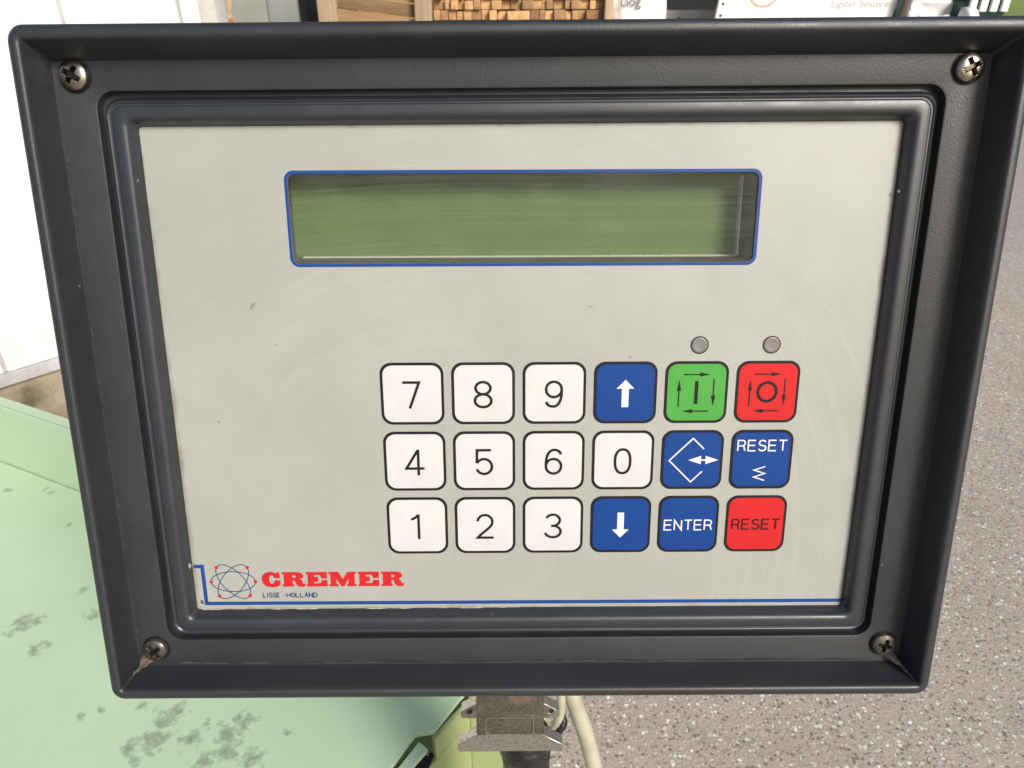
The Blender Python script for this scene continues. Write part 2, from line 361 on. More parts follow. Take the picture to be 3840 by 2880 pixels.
def wood(name, a, b, axis=(0, 0, 0), sc=(4, 60, 60)):
    t = NT(name)
    oi = t.n('ObjectInfo')
    sh = t.n('VectorMath', operation='ADD'); t.l(t.co(), sh.inputs[0])
    sv = t.n('VectorMath', operation='SCALE'); sv.inputs[0].default_value = (3.1, 5.7, 8.3); t.l(oi.outputs['Random'], sv.inputs['Scale']); t.l(sv.outputs[0], sh.inputs[1])
    gr = t.noise(1.0, 6, 0.65, t.mapped(sc, axis, sh.outputs[0]), 0.6)
    c = t.mix(t.ramp(gr, [(0.3, 0.0), (0.7, 1.0)]), a, b)
    lt = t.mix(oi.outputs['Random'], 0.55, 1.45)
    c = t.mix(1.0, c, lt, 'MULTIPLY')
    c = t.mix(t.ramp(t.noise(18, 5, 0.7, sh.outputs[0]), [(0.62, 0.0), (0.80, 0.6)]), c, (0.10, 0.06, 0.03))
    M[name] = t.set(c, 0.7, 0, t.bump(gr, 0.4, 0.002), 0.3)
wood('wood_weathered', (0.30, 0.215, 0.135), (0.43, 0.33, 0.225), (0, 0, 0), (60, 60, 4))
wood('wood_board', (0.28, 0.165, 0.075), (0.44, 0.29, 0.155))
wood('wood_end', (0.33, 0.175, 0.075), (0.54, 0.345, 0.175), (0, 0, 0), (40, 8, 60))
t = NT('white_film')
M['white_film'] = t.set(t.mix(t.ramp(t.noise(7, 6, 0.7, None, 1.0), [(0.45, 0.0), (0.8, 1.0)]), (0.80, 0.795, 0.775), (0.58, 0.565, 0.55)), 0.4, 0, t.bump(t.noise(10, 4), 0.3, 0.02))
t = NT('white_board')
M['white_board'] = t.set(t.mix(t.ramp(t.noise(1.0, 5, 0.6, t.mapped((14, 14, 1.2))), [(0.55, 0.0), (0.75, 0.6)]), (0.82, 0.81, 0.78), (0.66, 0.65, 0.63)), 0.45)
def flat(name, col, rough=0.6):
    t = NT(name)
    M[name] = t.set(t.mix(t.ramp(t.noise(20, 5, 0.65), [(0.3, 0.0), (0.7, 1.0)]), col, tuple(v * 0.78 for v in col)), rough)
flat('print_grey', (0.52, 0.52, 0.56)); flat('print_dark', (0.12, 0.12, 0.14)); flat('print_tan', (0.60, 0.49, 0.42))
flat('green_plastic', (0.012, 0.075, 0.06), 0.4); flat('cap_white', (0.8, 0.8, 0.79), 0.4)
flat('bark', (0.10, 0.085, 0.06), 0.85); flat('teal_drum', (0.10, 0.19, 0.20), 0.4); flat('brown_debris', (0.10, 0.06, 0.035), 0.85)
flat('beam_grey', (0.36, 0.355, 0.34), 0.7); flat('knot', (0.10, 0.10, 0.095), 0.8)

# ------------------------------------------------------------------ mesh helpers
def link(name, me, mat=None, parent=None, smooth=None):
    if mat and not me.materials: me.materials.append(M[mat])
    if smooth is not None:
        for p in me.polygons: p.use_smooth = True
        me.set_sharp_from_angle(angle=R_(smooth))
    o = bpy.data.objects.new(name, me)
    COL.objects.link(o)
    if parent: o.parent = parent
    return o
def mesh(name, verts, faces):
    me = bpy.data.meshes.new(name)
    me.from_pydata([tuple(v) for v in verts], [], faces)
    me.update()
    return me
def tag(o, label=None, cat=None, group=None, kind=None):
    if label: o['label'] = label
    if cat: o['category'] = cat
    if group: o['group'] = group
    if kind: o['kind'] = kind
    return o
def empty(name, loc=(0, 0, 0)):
    o = bpy.data.objects.new(name, None)
    o.empty_display_size = 0.02
    COL.objects.link(o)
    o.location = loc
    return o
def rrect(hw, hh, r, n=8, cx=0.0, cy=0.0):
    r = min(r, hw * .999, hh * .999)
    pts = []
    for sx, sy, a0 in ((1, 1, 0), (-1, 1, 90), (-1, -1, 180), (1, -1, 270)):
        for i in range(n + 1):
            a = R_(a0 + 90.0 * i / n)
            pts.append((cx + sx * (hw - r) + r * math.cos(a), cy + sy * (hh - r) + r * math.sin(a)))
    return pts
MM = 0.001
def loft(name, loops, cap0=False, cap1=False, flip=False):
    """loops: list of lists of (x, y, z) in mm, all the same count, closed"""
    n = len(loops[0]); V = []; F = []
    for L in loops: V += [(x * MM, y * MM, z * MM) for x, y, z in L]
    for k in range(len(loops) - 1):
        for i in range(n):
            j = (i + 1) % n
            F.append((k * n + i, k * n + j, (k + 1) * n + j, (k + 1) * n + i))
    if cap0: F.append(tuple(range(n - 1, -1, -1)))
    if cap1: F.append(tuple((len(loops) - 1) * n + i for i in range(n)))
    if flip: F = [tuple(reversed(f)) for f in F]
    return mesh(name, V, F)
def skew(x, y): return (x + 0.0058 * y, y + 0.0042 * x * (0.5 + y / 150.0))     # the moulded frame sits a hair out of square with the print
def rs_(hw, hh, r, z, cx=0, cy=0): return [(*skew(x, y), z) for x, y in rrect(hw, hh, r, 8, cx, cy)]
def rl(hw, hh, r, z, n=8, cx=0, cy=0): return [(x, y, z) for x, y in rrect(hw, hh, r, n, cx, cy)]
def slab(name, pts, z0, z1, bev=0.0):
    """prism from an outline in mm, with a small top bevel"""
    n = len(pts)
    cx = sum(p[0] for p in pts) / n; cy = sum(p[1] for p in pts) / n
    def ins(d):
        out = []
        for x, y in pts:
            L = math.hypot(x - cx, y - cy) or 1
            out.append((x - (x - cx) / L * d, y - (y - cy) / L * d))
        return out
    loops = [[(x, y, z0) for x, y in pts], [(x, y, z1 - bev) for x, y in pts]]
    if bev: loops.append([(x, y, z1) for x, y in ins(bev)])
    return loft(name, loops, False, True)
def box_mesh(name, x0, x1, y0, y1, z0, z1, bev=0.0):
    bm = bmesh.new()
    bmesh.ops.create_cube(bm, size=1.0)
    for v in bm.verts:
        v.co = ((x0 + x1) / 2 + v.co.x * (x1 - x0), (y0 + y1) / 2 + v.co.y * (y1 - y0), (z0 + z1) / 2 + v.co.z * (z1 - z0))
    if bev: bmesh.ops.bevel(bm, geom=bm.edges[:], offset=bev, segments=2, affect='EDGES', profile=0.6)
    me = bpy.data.meshes.new(name); bm.to_mesh(me); bm.free()
    return me
def ribbon(strokes, w, z, dz=0.012, closed=False):
    """flat mitred strokes -> (verts, faces) in mm; every stroke a hair above the one before"""
    V = []; F = []
    for k, st in enumerate(strokes):
        pts = [Vector(p) for p in st]
        cl = closed or (len(pts) > 3 and (pts[0] - pts[-1]).length < 1e-6)
        if cl and (pts[0] - pts[-1]).length < 1e-6: pts = pts[:-1]
        n = len(pts); b = len(V); zz = z + k * dz
        for i in range(n):
            pa = pts[i - 1] if (i > 0 or cl) else None
            pb = pts[(i + 1) % n] if (i < n - 1 or cl) else None
            d1 = (pts[i] - pa).normalized() if pa is not None else None
            d2 = (pb - pts[i]).normalized() if pb is not None else None
            if d1 is None: d1 = d2
            if d2 is None: d2 = d1
            n1 = Vector((-d1.y, d1.x)); n2 = Vector((-d2.y, d2.x))
            m = (n1 + n2)
            m = m.normalized() if m.length > 1e-6 else n1
            s = (w / 2) / max(0.30, m.dot(n1))
            V.append((pts[i].x + m.x * s, pts[i].y + m.y * s, zz)); V.append((pts[i].x - m.x * s, pts[i].y - m.y * s, zz))
        for i in range(n if cl else n - 1):
            j = (i + 1) % n
            F.append((b + 2 * i, b + 2 * i + 1, b + 2 * j + 1, b + 2 * j))
    return V, F
def flatmesh(name, V, F, ox=0, oy=0): return mesh(name, [((x + ox) * MM, (y + oy) * MM, z * MM) for x, y, z in V], F)
def filled(name, outlines, z):
    """2-D outlines (with holes) filled into one flat mesh, mm"""
    cu = bpy.data.curves.new(name, 'CURVE')
    cu.dimensions = '2D'; cu.fill_mode = 'FRONT'
    for pts in outlines:
        sp = cu.splines.new('POLY'); sp.points.add(len(pts) - 1); sp.use_cyclic_u = True
        for p, (x, y) in zip(sp.points, pts): p.co = (x * MM, y * MM, 0, 1)
    o = bpy.data.objects.new(name, cu); COL.objects.link(o)
    dg = bpy.context.evaluated_depsgraph_get()
    me = bpy.data.meshes.new_from_object(o.evaluated_get(dg))
    bpy.data.objects.remove(o); bpy.data.curves.remove(cu)
    for v in me.vertices: v.co.z = z * MM
    me.name = name
    return me
def text_mesh(name, body, size):
    cu = bpy.data.curves.new(name, 'FONT'); cu.body = body; cu.size = size
    o = bpy.data.objects.new(name, cu); COL.objects.link(o)
    dg = bpy.context.evaluated_depsgraph_get()
    me = bpy.data.meshes.new_from_object(o.evaluated_get(dg))
    bpy.data.objects.remove(o); bpy.data.curves.remove(cu)
    me.name = name
    return me
def arc(cx, cy, rx, ry, a0, a1, n=18, p=2.0):
    out = []
    for i in range(n + 1):
        a = R_(a0 + (a1 - a0) * i / n); c, s = math.cos(a), math.sin(a)
        out.append((cx + rx * math.copysign(abs(c) ** (2 / p), c), cy + ry * math.copysign(abs(s) ** (2 / p), s)))
    return out
def bez(p0, p1, p2, p3, n=12):
    out = []
    for i in range(n + 1):
        u = i / n; a = (1 - u)
        out.append(tuple(a ** 3 * p0[k] + 3 * a * a * u * p1[k] + 3 * a * u * u * p2[k] + u ** 3 * p3[k] for k in (0, 1)))
    return out
def tube(name, pts, rad, seg=14, sub=8, wob=0.0, caps=True):
    """smooth tube through 3-D points (Catmull-Rom); rad a number or one per point"""
    P = [Vector(p) for p in pts]
    rr = rad if isinstance(rad, (list, tuple)) else [rad] * len(P)
    path = []; rads = []
    for i in range(len(P) - 1):
        p0 = P[max(i - 1, 0)]; p1 = P[i]; p2 = P[i + 1]; p3 = P[min(i + 2, len(P) - 1)]
        for k in range(sub):
            u = k / sub
            path.append(0.5 * ((2 * p1) + (p2 - p0) * u + (2 * p0 - 5 * p1 + 4 * p2 - p3) * u * u + (3 * p1 - p0 - 3 * p2 + p3) * u ** 3))
            rads.append(rr[i] * (1 - u) + rr[i + 1] * u)
    path.append(P[-1]); rads.append(rr[-1])
    V = []; F = []
    ref = Vector((0.31, 0.9, 0.2))
    for i, p in enumerate(path):
        d = (path[min(i + 1, len(path) - 1)] - path[max(i - 1, 0)]).normalized()
        a = (ref - d * ref.dot(d)).normalized(); b = d.cross(a); ref = a
        for k in range(seg):
            an = 2 * math.pi * k / seg
            r = rads[i] * (1 + wob * (random.random() - .5))
            V.append(p + a * math.cos(an) * r + b * math.sin(an) * r)
    for i in range(len(path) - 1):
        for k in range(seg):
            q = (k + 1) % seg
            F.append((i * seg + k, i * seg + q, (i + 1) * seg + q, (i + 1) * seg + k))
    if caps:
        F.append(tuple(range(seg - 1, -1, -1))); F.append(tuple((len(path) - 1) * seg + k for k in range(seg)))
    return mesh(name, V, F)

# ------------------------------------------------------------------ the setting
g = mesh('ground', [(-90, -40, 0), (90, -40, 0), (90, 160, 0), (-90, 160, 0)], [(0, 1, 2, 3)])
tag(link('asphalt_ground', g, 'asphalt'), 'light grey worn asphalt with pale stones', kind='structure')
lw_ = mesh('lawn', [(5.5, 11.0, 0.004), (80, 11.0, 0.004), (80, 150, 0.004), (5.5, 150, 0.004)], [(0, 1, 2, 3)])
tag(link('lawn', lw_, 'lawn'), 'bright green lawn beyond the yard', kind='structure')
V = []; F = []
for i in range(9000):
    y = 11.2 + 40 * random.random() ** 1.6; x = 6 + y * 0.62 * random.random() + (y - 11) * 0.18
    h = random.uniform(.04, .10); a = random.uniform(0, 6.28); w = 0.006
    b = len(V)
    V += [(x - w * math.cos(a), y - w * math.sin(a), .004), (x + w * math.cos(a), y + w * math.sin(a), .004), (x + random.uniform(-.03, .03), y + random.uniform(-.03, .03), h)]
    F.append((b, b + 1, b + 2))
tag(link('grass', mesh('grass', V, F), 'grass_blade'), 'short grass blades on the far lawn', 'grass', kind='stuff')

# white panelled wall on a concrete plinth (runs diagonally away on the left)
WO = Vector((-1.464, 1.824)); WD = Vector((0.680, 0.733)).normalized(); WN = Vector((WD.y, -WD.x))
def wall_box(name, s0, s1, z0, z1, d0, d1, bev=0.0):
    """box along the wall line; d measured out of the wall towards the yard"""
    me = box_mesh(name, s0, s1, d0, d1, z0, z1, bev)
    for v in me.vertices:
        p = WO + WD * v.co.x + WN * v.co.y
        v.co = (p.x, p.y, v.co.z)
    me.flip_normals() if False else None
    bm = bmesh.new(); bm.from_mesh(me); bmesh.ops.recalc_face_normals(bm, faces=bm.faces[:]); bm.to_mesh(me); bm.free()
    return me
wall = empty('panel_wall', (WO.x, WO.y, 0))
tag(wall, 'white panelled wall with grey bottom trim above dirty concrete plinth', 'wall')
def wchild(name, me, mat, sm=30):
    o = link(name, me, mat, None, sm); o.parent = wall; o.matrix_parent_inverse = Matrix.Translation((-WO.x, -WO.y, 0)); return o
seams = [-1.75, -1.30, -0.86, -0.43, 0.015, 0.42, 0.735]
for a, b in zip(seams[:-1], seams[1:]):
    wchild('panel', wall_box('panel', a + 0.005, b - 0.005, 0.334, 2.5, -0.02, 0.012, 0.003), 'white_panel')
    wchild('seam_strip', wall_box('seam_strip', b - 0.0048, b + 0.0048, 0.334, 2.5, -0.02, 0.004), 'grey_trim')
wchild('corner_strip', wall_box('corner_strip', 0.742, 0.795, 0.334, 2.5, -0.06, 0.016, 0.004), 'white_panel')
wchild('backing', wall_box('backing', -1.75, 0.735, 0.334, 2.5, -0.06, -0.0205), 'grey_trim')
wchild('bottom_trim', wall_box('bottom_trim', -1.75, 0.80, 0.298, 0.332, -0.06, 0.024, 0.003), 'grey_trim')
wchild('plinth', wall_box('plinth', -1.75, 0.80, -0.01, 0.296, -0.06, 0.006, 0.004), 'dirty_concrete')

# pale post at the wall's end
pp = link('concrete_post', box_mesh('concrete_post', -0.975, -0.885, 2.46, 2.56, 0, 2.3, 0.006), 'pale_post', None, 30)
tag(pp, 'pale concrete post at the end of the white wall', 'post')

# shed at the back
shed = empty('shed', (0, 4.9, 0)); tag(shed, 'grey sheet metal shed with a dark open front', 'shed')
def put(name, me, mat, parent, sm=30):
    o = link(name, me, mat, None, sm)
    if parent:
        o.parent = parent; o.matrix_parent_inverse = Matrix.Translation(-Vector(parent.location))
    return o
put('wall_sheet', box_mesh('wall_sheet', -2.4, -1.36, 4.58, 4.62, 0, 2.6, 0.004), 'grey_sheet', shed)
put('wall_sheet', box_mesh('wall_sheet', -1.354, -1.19, 4.60, 4.64, 0, 2.6, 0.004), 'grey_sheet', shed)
put('back_wall', box_mesh('back_wall', -1.2, 2.3, 5.6, 5.66, 0, 2.6), 'shed_shade', shed)
put('side_wall', box_mesh('side_wall', -1.26, -1.20, 4.66, 5.59, 0, 2.6), 'shed_shade', shed)
put('side_wall', box_mesh('side_wall', 2.24, 2.30, 4.66, 5.59, 0, 2.6), 'shed_shade', shed)
put('roof', box_mesh('roof', -2.4, 2.4, 4.5, 5.7, 2.605, 2.66), 'grey_sheet', shed)

# broken lump on a ledge by the post
V = []; F = []
bm = bmesh.new(); bmesh.ops.create_icosphere(bm, subdivisions=3, radius=1.0)
for v in bm.verts:
    k = 1 + 0.5 * (math.sin(v.co.x * 5.1 + 1) * math.sin(v.co.y * 4.3) + 0.6 * math.sin(v.co.z * 7.7 + v.co.x * 3))
    v.co = Vector((v.co.x * 0.040 * k, v.co.y * 0.04 * k, v.co.z * 0.06 * k))
me = bpy.data.meshes.new('lump'); bm.to_mesh(me); bm.free()
lp = link('broken_wood', me, 'wood_weathered', None, 60); lp.location = (-1.055, 3.0, 1.20)
tag(lp, 'small broken lump of wood beside the pale post', 'wood')
ld = link('ledge', box_mesh('ledge', -1.16, -0.99, 2.93, 3.07, 0.0, 1.145, 0.004), 'grey_sheet', None, 30)
tag(ld, 'grey ledge block carrying the broken lump of wood', 'block')

# wooden crate
crate = empty('wooden_crate', (-0.2, 4.2, 0)); tag(crate, 'open wooden crate with upright posts and slanting side boards', 'crate')
for (x0, x1, y0, y1) in ((-0.933, -0.841, 3.98, 4.03), (-0.456, -0.371, 3.98, 4.03), (0.482, 0.523, 3.98, 4.10), (-0.933, -0.841, 4.50, 4.55), (-0.456, -0.371, 4.50, 4.55), (0.482, 0.523, 4.50, 4.60)):
    put('post', box_mesh('post', x0, x1, y0, y1, 0.0, 1.55, 0.004), 'wood_weathered', crate)
z = 0.132; k = 0
while z < 1.5:
    h = random.choice((0.058, 0.066, 0.05)); dz = -0.035 if 1.02 < z < 1.35 else random.uniform(-.01, .01)
    me = box_mesh('board', -0.930, -0.375, 4.032, 4.052, z, z + h, 0.003)
    for v in me.vertices: v.co.z += dz * (v.co.x + 0.65) / 0.55 * 2
    put('board', me, 'wood_board', crate); z += h + 0.007
put('floor_board', box_mesh('floor_board', -0.95, 0.53, 3.97, 4.62, 0.06, 0.127, 0.003), 'wood_board', crate)
put('back_board', box_mesh('back_board', -0.95, 0.53, 4.605, 4.63, 0.1, 1.5, 0.003), 'wood_board', crate)
put('runner', box_mesh('runner', -0.95, 0.53, 3.99, 4.07, 0.0, 0.058, 0.003), 'wood_weathered', crate)
put('runner', box_mesh('runner', -0.95, 0.53, 4.50, 4.58, 0.0, 0.058, 0.003), 'wood_weathered', crate)

# sawn offcuts stacked end-on in the crate: the rows the photo shows as single blocks, the hidden pile below as one
def row(zb, hh):
    out = []; x = -0.365
    while x < 0.452:
        w = random.uniform(0.024, 0.056)
        if x + w > 0.478: w = 0.478 - x
        out.append((x, w, zb, hh * random.uniform(0.82, 0.985), 3.985 + random.uniform(0.0, 0.05)))
        x += w + random.uniform(0.0015, 0.004)
    return out
zr = 1.061
for kk in range(5):
    for (x, w, zb, h, y) in row(zr, 0.046):
        me = box_mesh('block', -w / 2, w / 2, 0, 0.45, 0, h, 0.0025)
        o = link('wood_offcut', me, 'wood_end', None, 30); o.location = (x + w / 2, y, zb); o.rotation_euler = (0, random.uniform(-.03, .03), random.uniform(-.05, .05))
        tag(o, 'sawn wood offcut stacked end-on in the wooden crate', 'offcut', 'wood offcuts stacked in the crate')
    zr += 0.0465
V = []; F = []
zr = 0.131
while zr < 1.04:
    for (x, w, zb, h, y) in row(zr, 0.046):
        b = len(V)
        V += [(x, y, zb), (x + w, y, zb), (x + w, y + .45, zb), (x, y + .45, zb), (x, y, zb + h), (x + w, y, zb + h), (x + w, y + .45, zb + h), (x, y + .45, zb + h)]
        F += [tuple(b + i for i in f) for f in ((0, 1, 5, 4), (1, 2, 6, 5), (2, 3, 7, 6), (3, 0, 4, 7), (4, 5, 6, 7), (3, 2, 1, 0))]
    zr += 0.0465
tag(link('wood_pile', mesh('wood_pile', V, F), 'wood_end'), 'lower pile of sawn wood offcuts in the crate', 'offcuts', kind='stuff')

# big white sack, grey beam, white board, clutter, all at the back
def sack(name, cx, cy, z0, w, d, h, seed, mat='white_film'):
    rnd = random.Random(seed); ph = [rnd.uniform(0, 6) for _ in range(6)]
    bm = bmesh.new(); bmesh.ops.create_icosphere(bm, subdivisions=4, radius=1.0)
    for v in bm.verts:
        def se(c, p=0.45): return math.copysign(abs(c) ** p, c)
        n = 0.04 * (math.sin(v.co.x * 6 + ph[0] + v.co.z * 3) + math.sin(v.co.y * 7 + ph[1]) + math.sin(v.co.z * 8 + ph[2] + v.co.x * 4)) + 0.02 * math.sin(v.co.x * 17 + v.co.z * 13 + ph[3])
        v.co = Vector((se(v.co.x) * w / 2 * (1 + n), se(v.co.y) * d / 2 * (1 + n), h / 2 + se(v.co.z) * h / 2 * (1 + n * .5)))
    me = bpy.data.meshes.new(name); bm.to_mesh(me); bm.free()
    o = link(name, me, mat, None, 60); o.location = (cx, cy, z0)
    return o
sk = sack('white_sack', 0.655, 4.14, 0.0, 0.275, 0.24, 1.52, 3)
tag(sk, 'tall white plastic sack with dark print beside the wooden crate', 'sack')
me = text_mesh('print', 'Llog', 0.062)
pr = link('print', me, 'print_dark'); pr.parent = sk
pr.location = (-0.098, -0.1275, 1.213); pr.rotation_euler = (R_(90), 0, 0)
bm_ = empty('grey_beam', (0.92, 4.35, 1.15)); tag(bm_, 'pale grey beam with two dark knots between sack and board', 'beam')
put('beam', box_mesh('beam', 0.72, 1.25, 4.33, 4.43, 1.095, 1.187, 0.006), 'beam_grey', bm_)
put('leg', box_mesh('leg', 0.78, 0.86, 4.34, 4.42, 0.0, 1.093, 0.004), 'beam_grey', bm_)
put('leg', box_mesh('leg', 1.16, 1.24, 4.34, 4.42, 0.0, 1.093, 0.004), 'beam_grey', bm_)
for kx, kz in ((0.925, 1.135), (1.035, 1.13)):
    bm = bmesh.new(); bmesh.ops.create_icosphere(bm, subdivisions=2, radius=1.0)
    for v in bm.verts: v.co = Vector((kx + v.co.x * 0.011 * (1 + .4 * math.sin(v.co.z * 4)), 4.331 + v.co.y * 0.004, kz + v.co.z * 0.02))
    me = bpy.data.meshes.new('knot'); bm.to_mesh(me); bm.free(); put('knot', me, 'knot', bm_)
bd = empty('white_board', (1.48, 4.0, 0)); tag(bd, 'large white board with faint lettering and screws standing in the yard', 'board')
me = box_mesh('sheet', 0.91, 1.79, 4.0, 4.03, 0.06, 1.65, 0.003)
for v in me.vertices: v.co.x += (v.co.z - 0.06) * 0.115
put('sheet', me, 'white_board', bd)
for zc in (0.35, 0.78, 1.17, 1.222, 1.52):
    me = loft('screw', [[(x, y, 0) for x, y in rrect(7, 7, 6.9, 4)], [(x, y, 2.5) for x, y in rrect(6, 6, 5.9, 4)]], False, True)
    o = put('screw', me, 'knot', bd); o.matrix_parent_inverse = Matrix.Translation(-Vector(bd.location)); o.location = (0.91 + (zc - .06) * 0.115 + 0.022, 3.9995, zc); o.rotation_euler = (R_(90), 0, 0)
V, F = ribbon([arc(0, 0, 70, 62, 195, 350, 30)], 11, 0)
o = put('ring_print', flatmesh('ring_print', V, F), 'print_tan', bd); o.location = (1.262, 3.998, 1.272); o.rotation_euler = (R_(90), 0, 0)
me = text_mesh('lettering', 'Ligster besterin g', 0.047)
o = put('lettering', me, 'print_grey', bd); o.location = (1.60, 3.998, 1.205); o.rotation_euler = (R_(90), 0, 0)

stk = link('leaning_stake', tube('leaning_stake', [(1.82, 4.0, 0.0), (1.90, 3.97, 0.7), (1.955, 3.95, 1.35), (1.98, 3.94, 1.7)], [0.022, 0.021, 0.019, 0.016], 10, 6, 0.25), 'bark', None, 60)
tag(stk, 'dark bark covered stake leaning beside the white board', 'stake')
def drum(name, cx, cy, r, z0, z1, mat):
    L = []
    for (f, zz) in ((0.96, z0), (1, z0 + .01), (1, z0 + (z1 - z0) * .32), (1.03, z0 + (z1 - z0) * .335), (1, z0 + (z1 - z0) * .35), (1, z0 + (z1 - z0) * .65), (1.03, z0 + (z1 - z0) * .665), (1, z0 + (z1 - z0) * .68), (1, z1 - .01), (0.96, z1)):
        L.append([((cx + r * f * math.cos(6.2832 * i / 24)) * 1000, (cy + r * f * math.sin(6.2832 * i / 24)) * 1000, zz * 1000) for i in range(24)])
    return link(name, loft(name, L, True, True), mat, None, 40)
dr = drum('teal_canister', 2.06, 4.22, 0.045, 0.0, 1.40, 'teal_drum'); tag(dr, 'narrow teal canister behind the leaning stake', 'canister')
hp = sack('debris_heap', 2.22, 4.50, 0.0, 0.36, 0.4, 1.17, 11, 'brown_debris'); tag(hp, 'brown heap of rubbish behind the white bags', 'heap')
for i, (x, y, z0, w, h, lab) in enumerate(((2.02, 4.06, 0.0, 0.085, 1.19, 'slim white bag standing at the foot of the stake'), (2.20, 4.18, 0.0, 0.24, 1.185, 'crumpled white bag left of the green bin'), (2.33, 4.05, 0.0, 0.11, 1.175, 'small white bag touching the green bin'), (2.31, 4.42, 1.145, 0.30, 0.09, 'flat white bag lying on the brown heap'))):
    o = sack('white_bag', x, y, z0, w, 0.16, h, 20 + i); tag(o, lab, 'bag', 'white bags at the yard edge')
gb = empty('green_bin', (2.50, 4.3, 0)); tag(gb, 'dark green plastic bin with a row of white caps', 'bin')
L = [rl(80, 70, 12, 0), rl(100, 85, 14, 1150), rl(108, 92, 14, 1165), rl(108, 92, 14, 1235), rl(100, 85, 12, 1245)]
o = link('tub', loft('tub', L, True, True), 'green_plastic', None, 40); o.parent = gb
for i in range(4):
    o = link('cap', slab('cap', rrect(19, 10, 5, 4), 0, 75, 4), 'cap_white', None, 40); o.parent = gb; o.location = (-0.084 + i * 0.056, -0.105, 1.178)

# ------------------------------------------------------------------ the green machine, left and below the panel
mc = empty('green_machine', (-0.6, 0.4, 0)); tag(mc, 'mint green sheet metal machine with stained flat top cover', 'machine')
def poly_plate(name, pts, z0, z1):
    n = len(pts)
    V = [(x, y, z0) for x, y in pts] + [(x, y, z1) for x, y in pts]
    F = [tuple(range(n - 1, -1, -1)), tuple(range(n, 2 * n))] + [(i, (i + 1) % n, n + (i + 1) % n, n + i) for i in range(n)]
    me = mesh(name, V, F)
    bm = bmesh.new(); bm.from_mesh(me); bmesh.ops.recalc_face_normals(bm, faces=bm.faces[:])
    bmesh.ops.triangulate(bm, faces=[f for f in bm.faces if len(f.verts) > 4]); bm.to_mesh(me); bm.free()
    return me
top = [(-1.35, 1.065), (-0.611, 0.7135), (-0.486, 0.654), (-0.007, 0.425), (-0.041, 0.382), (-0.0595, 0.353), (-0.0735, 0.3505), (-0.0885, 0.324), (-0.215, 0.16), (-0.415, -0.10), (-1.35, -0.10)]
put('top_cover', poly_plate('top_cover', top, 0.796, 0.80), 'mint_paint', mc)
put('edge_strip', poly_plate('edge_strip', [(-0.0700, 0.3450), (-0.0630, 0.3392), (-0.0760, 0.3215), (-0.2035, 0.157), (-0.2085, 0.161), (-0.0835, 0.3235)], 0.7945, 0.7985), 'mint_paint', mc)
put('torn_edge', poly_plate('torn_edge', [(-0.0712, 0.3462), (-0.0622, 0.3388), (-0.0630, 0.3380), (-0.0700, 0.3432), (-0.0838, 0.3255), (-0.0850, 0.3262)], 0.7915, 0.7952), 'rusty_edge', mc)
put('slot_floor', poly_plate('slot_floor', [(-0.060, 0.352), (-0.064, 0.340), (-0.2035, 0.157), (-0.22, 0.166), (-0.080, 0.352)], 0.772, 0.775), 'dark_slot', mc)
def vert_plate(name, a, b, z0, z1, th):
    d = (Vector(b) - Vector(a)).normalized(); n = Vector((-d.y, d.x)) * th
    return poly_plate(name, [a, b, (b[0] + n.x, b[1] + n.y), (a[0] + n.x, a[1] + n.y)], z0, z1)
put('side_panel', vert_plate('side_panel', (-0.410, -0.110), (-0.010, 0.412), 0.02, 0.7715, 0.003), 'lime_paint', mc)
put('side_lip', vert_plate('side_lip', (-0.0585, 0.3490), (-0.0095, 0.4125), 0.7718, 0.7955, 0.003), 'lime_paint', mc)
ups = put('upstand', vert_plate('upstand', (-1.35, 1.0675), (-0.020, 0.4335), 0.790, 0.8855, 0.004), 'mint_paint', mc)
put('upstand_fold', vert_plate('upstand_fold', (-1.35, 1.0735), (-0.020, 0.4395), 0.872, 0.8850, 0.012), 'mint_paint', mc)
put('front_panel', vert_plate('front_panel', (-1.35, -0.085), (-0.42, -0.085), 0.02, 0.79, -0.003), 'mint_paint', mc)
put('rear_panel', vert_plate('rear_panel', (-1.35, 1.050), (-0.020, 0.418), 0.02, 0.7905, 0.003), 'mint_paint', mc)

# green square post that carries the panel
po = empty('green_post', (0.003, 0.258, 0)); tag(po, 'square lime green steel post standing behind the control panel', 'post')
put('tube', box_mesh('tube', -0.0215, 0.0185, 0.238, 0.279, 0.008, 1.235, 0.003), 'lime_paint', po)
put('foot_plate', box_mesh('foot_plate', -0.06, 0.066, 0.195, 0.32, 0.0005, 0.0078, 0.001), 'lime_paint', po)
put('bracket', box_mesh('bracket', -0.032, 0.038, 0.2315, 0.2375, 1.135, 1.232, 0.001), 'lime_paint', po)

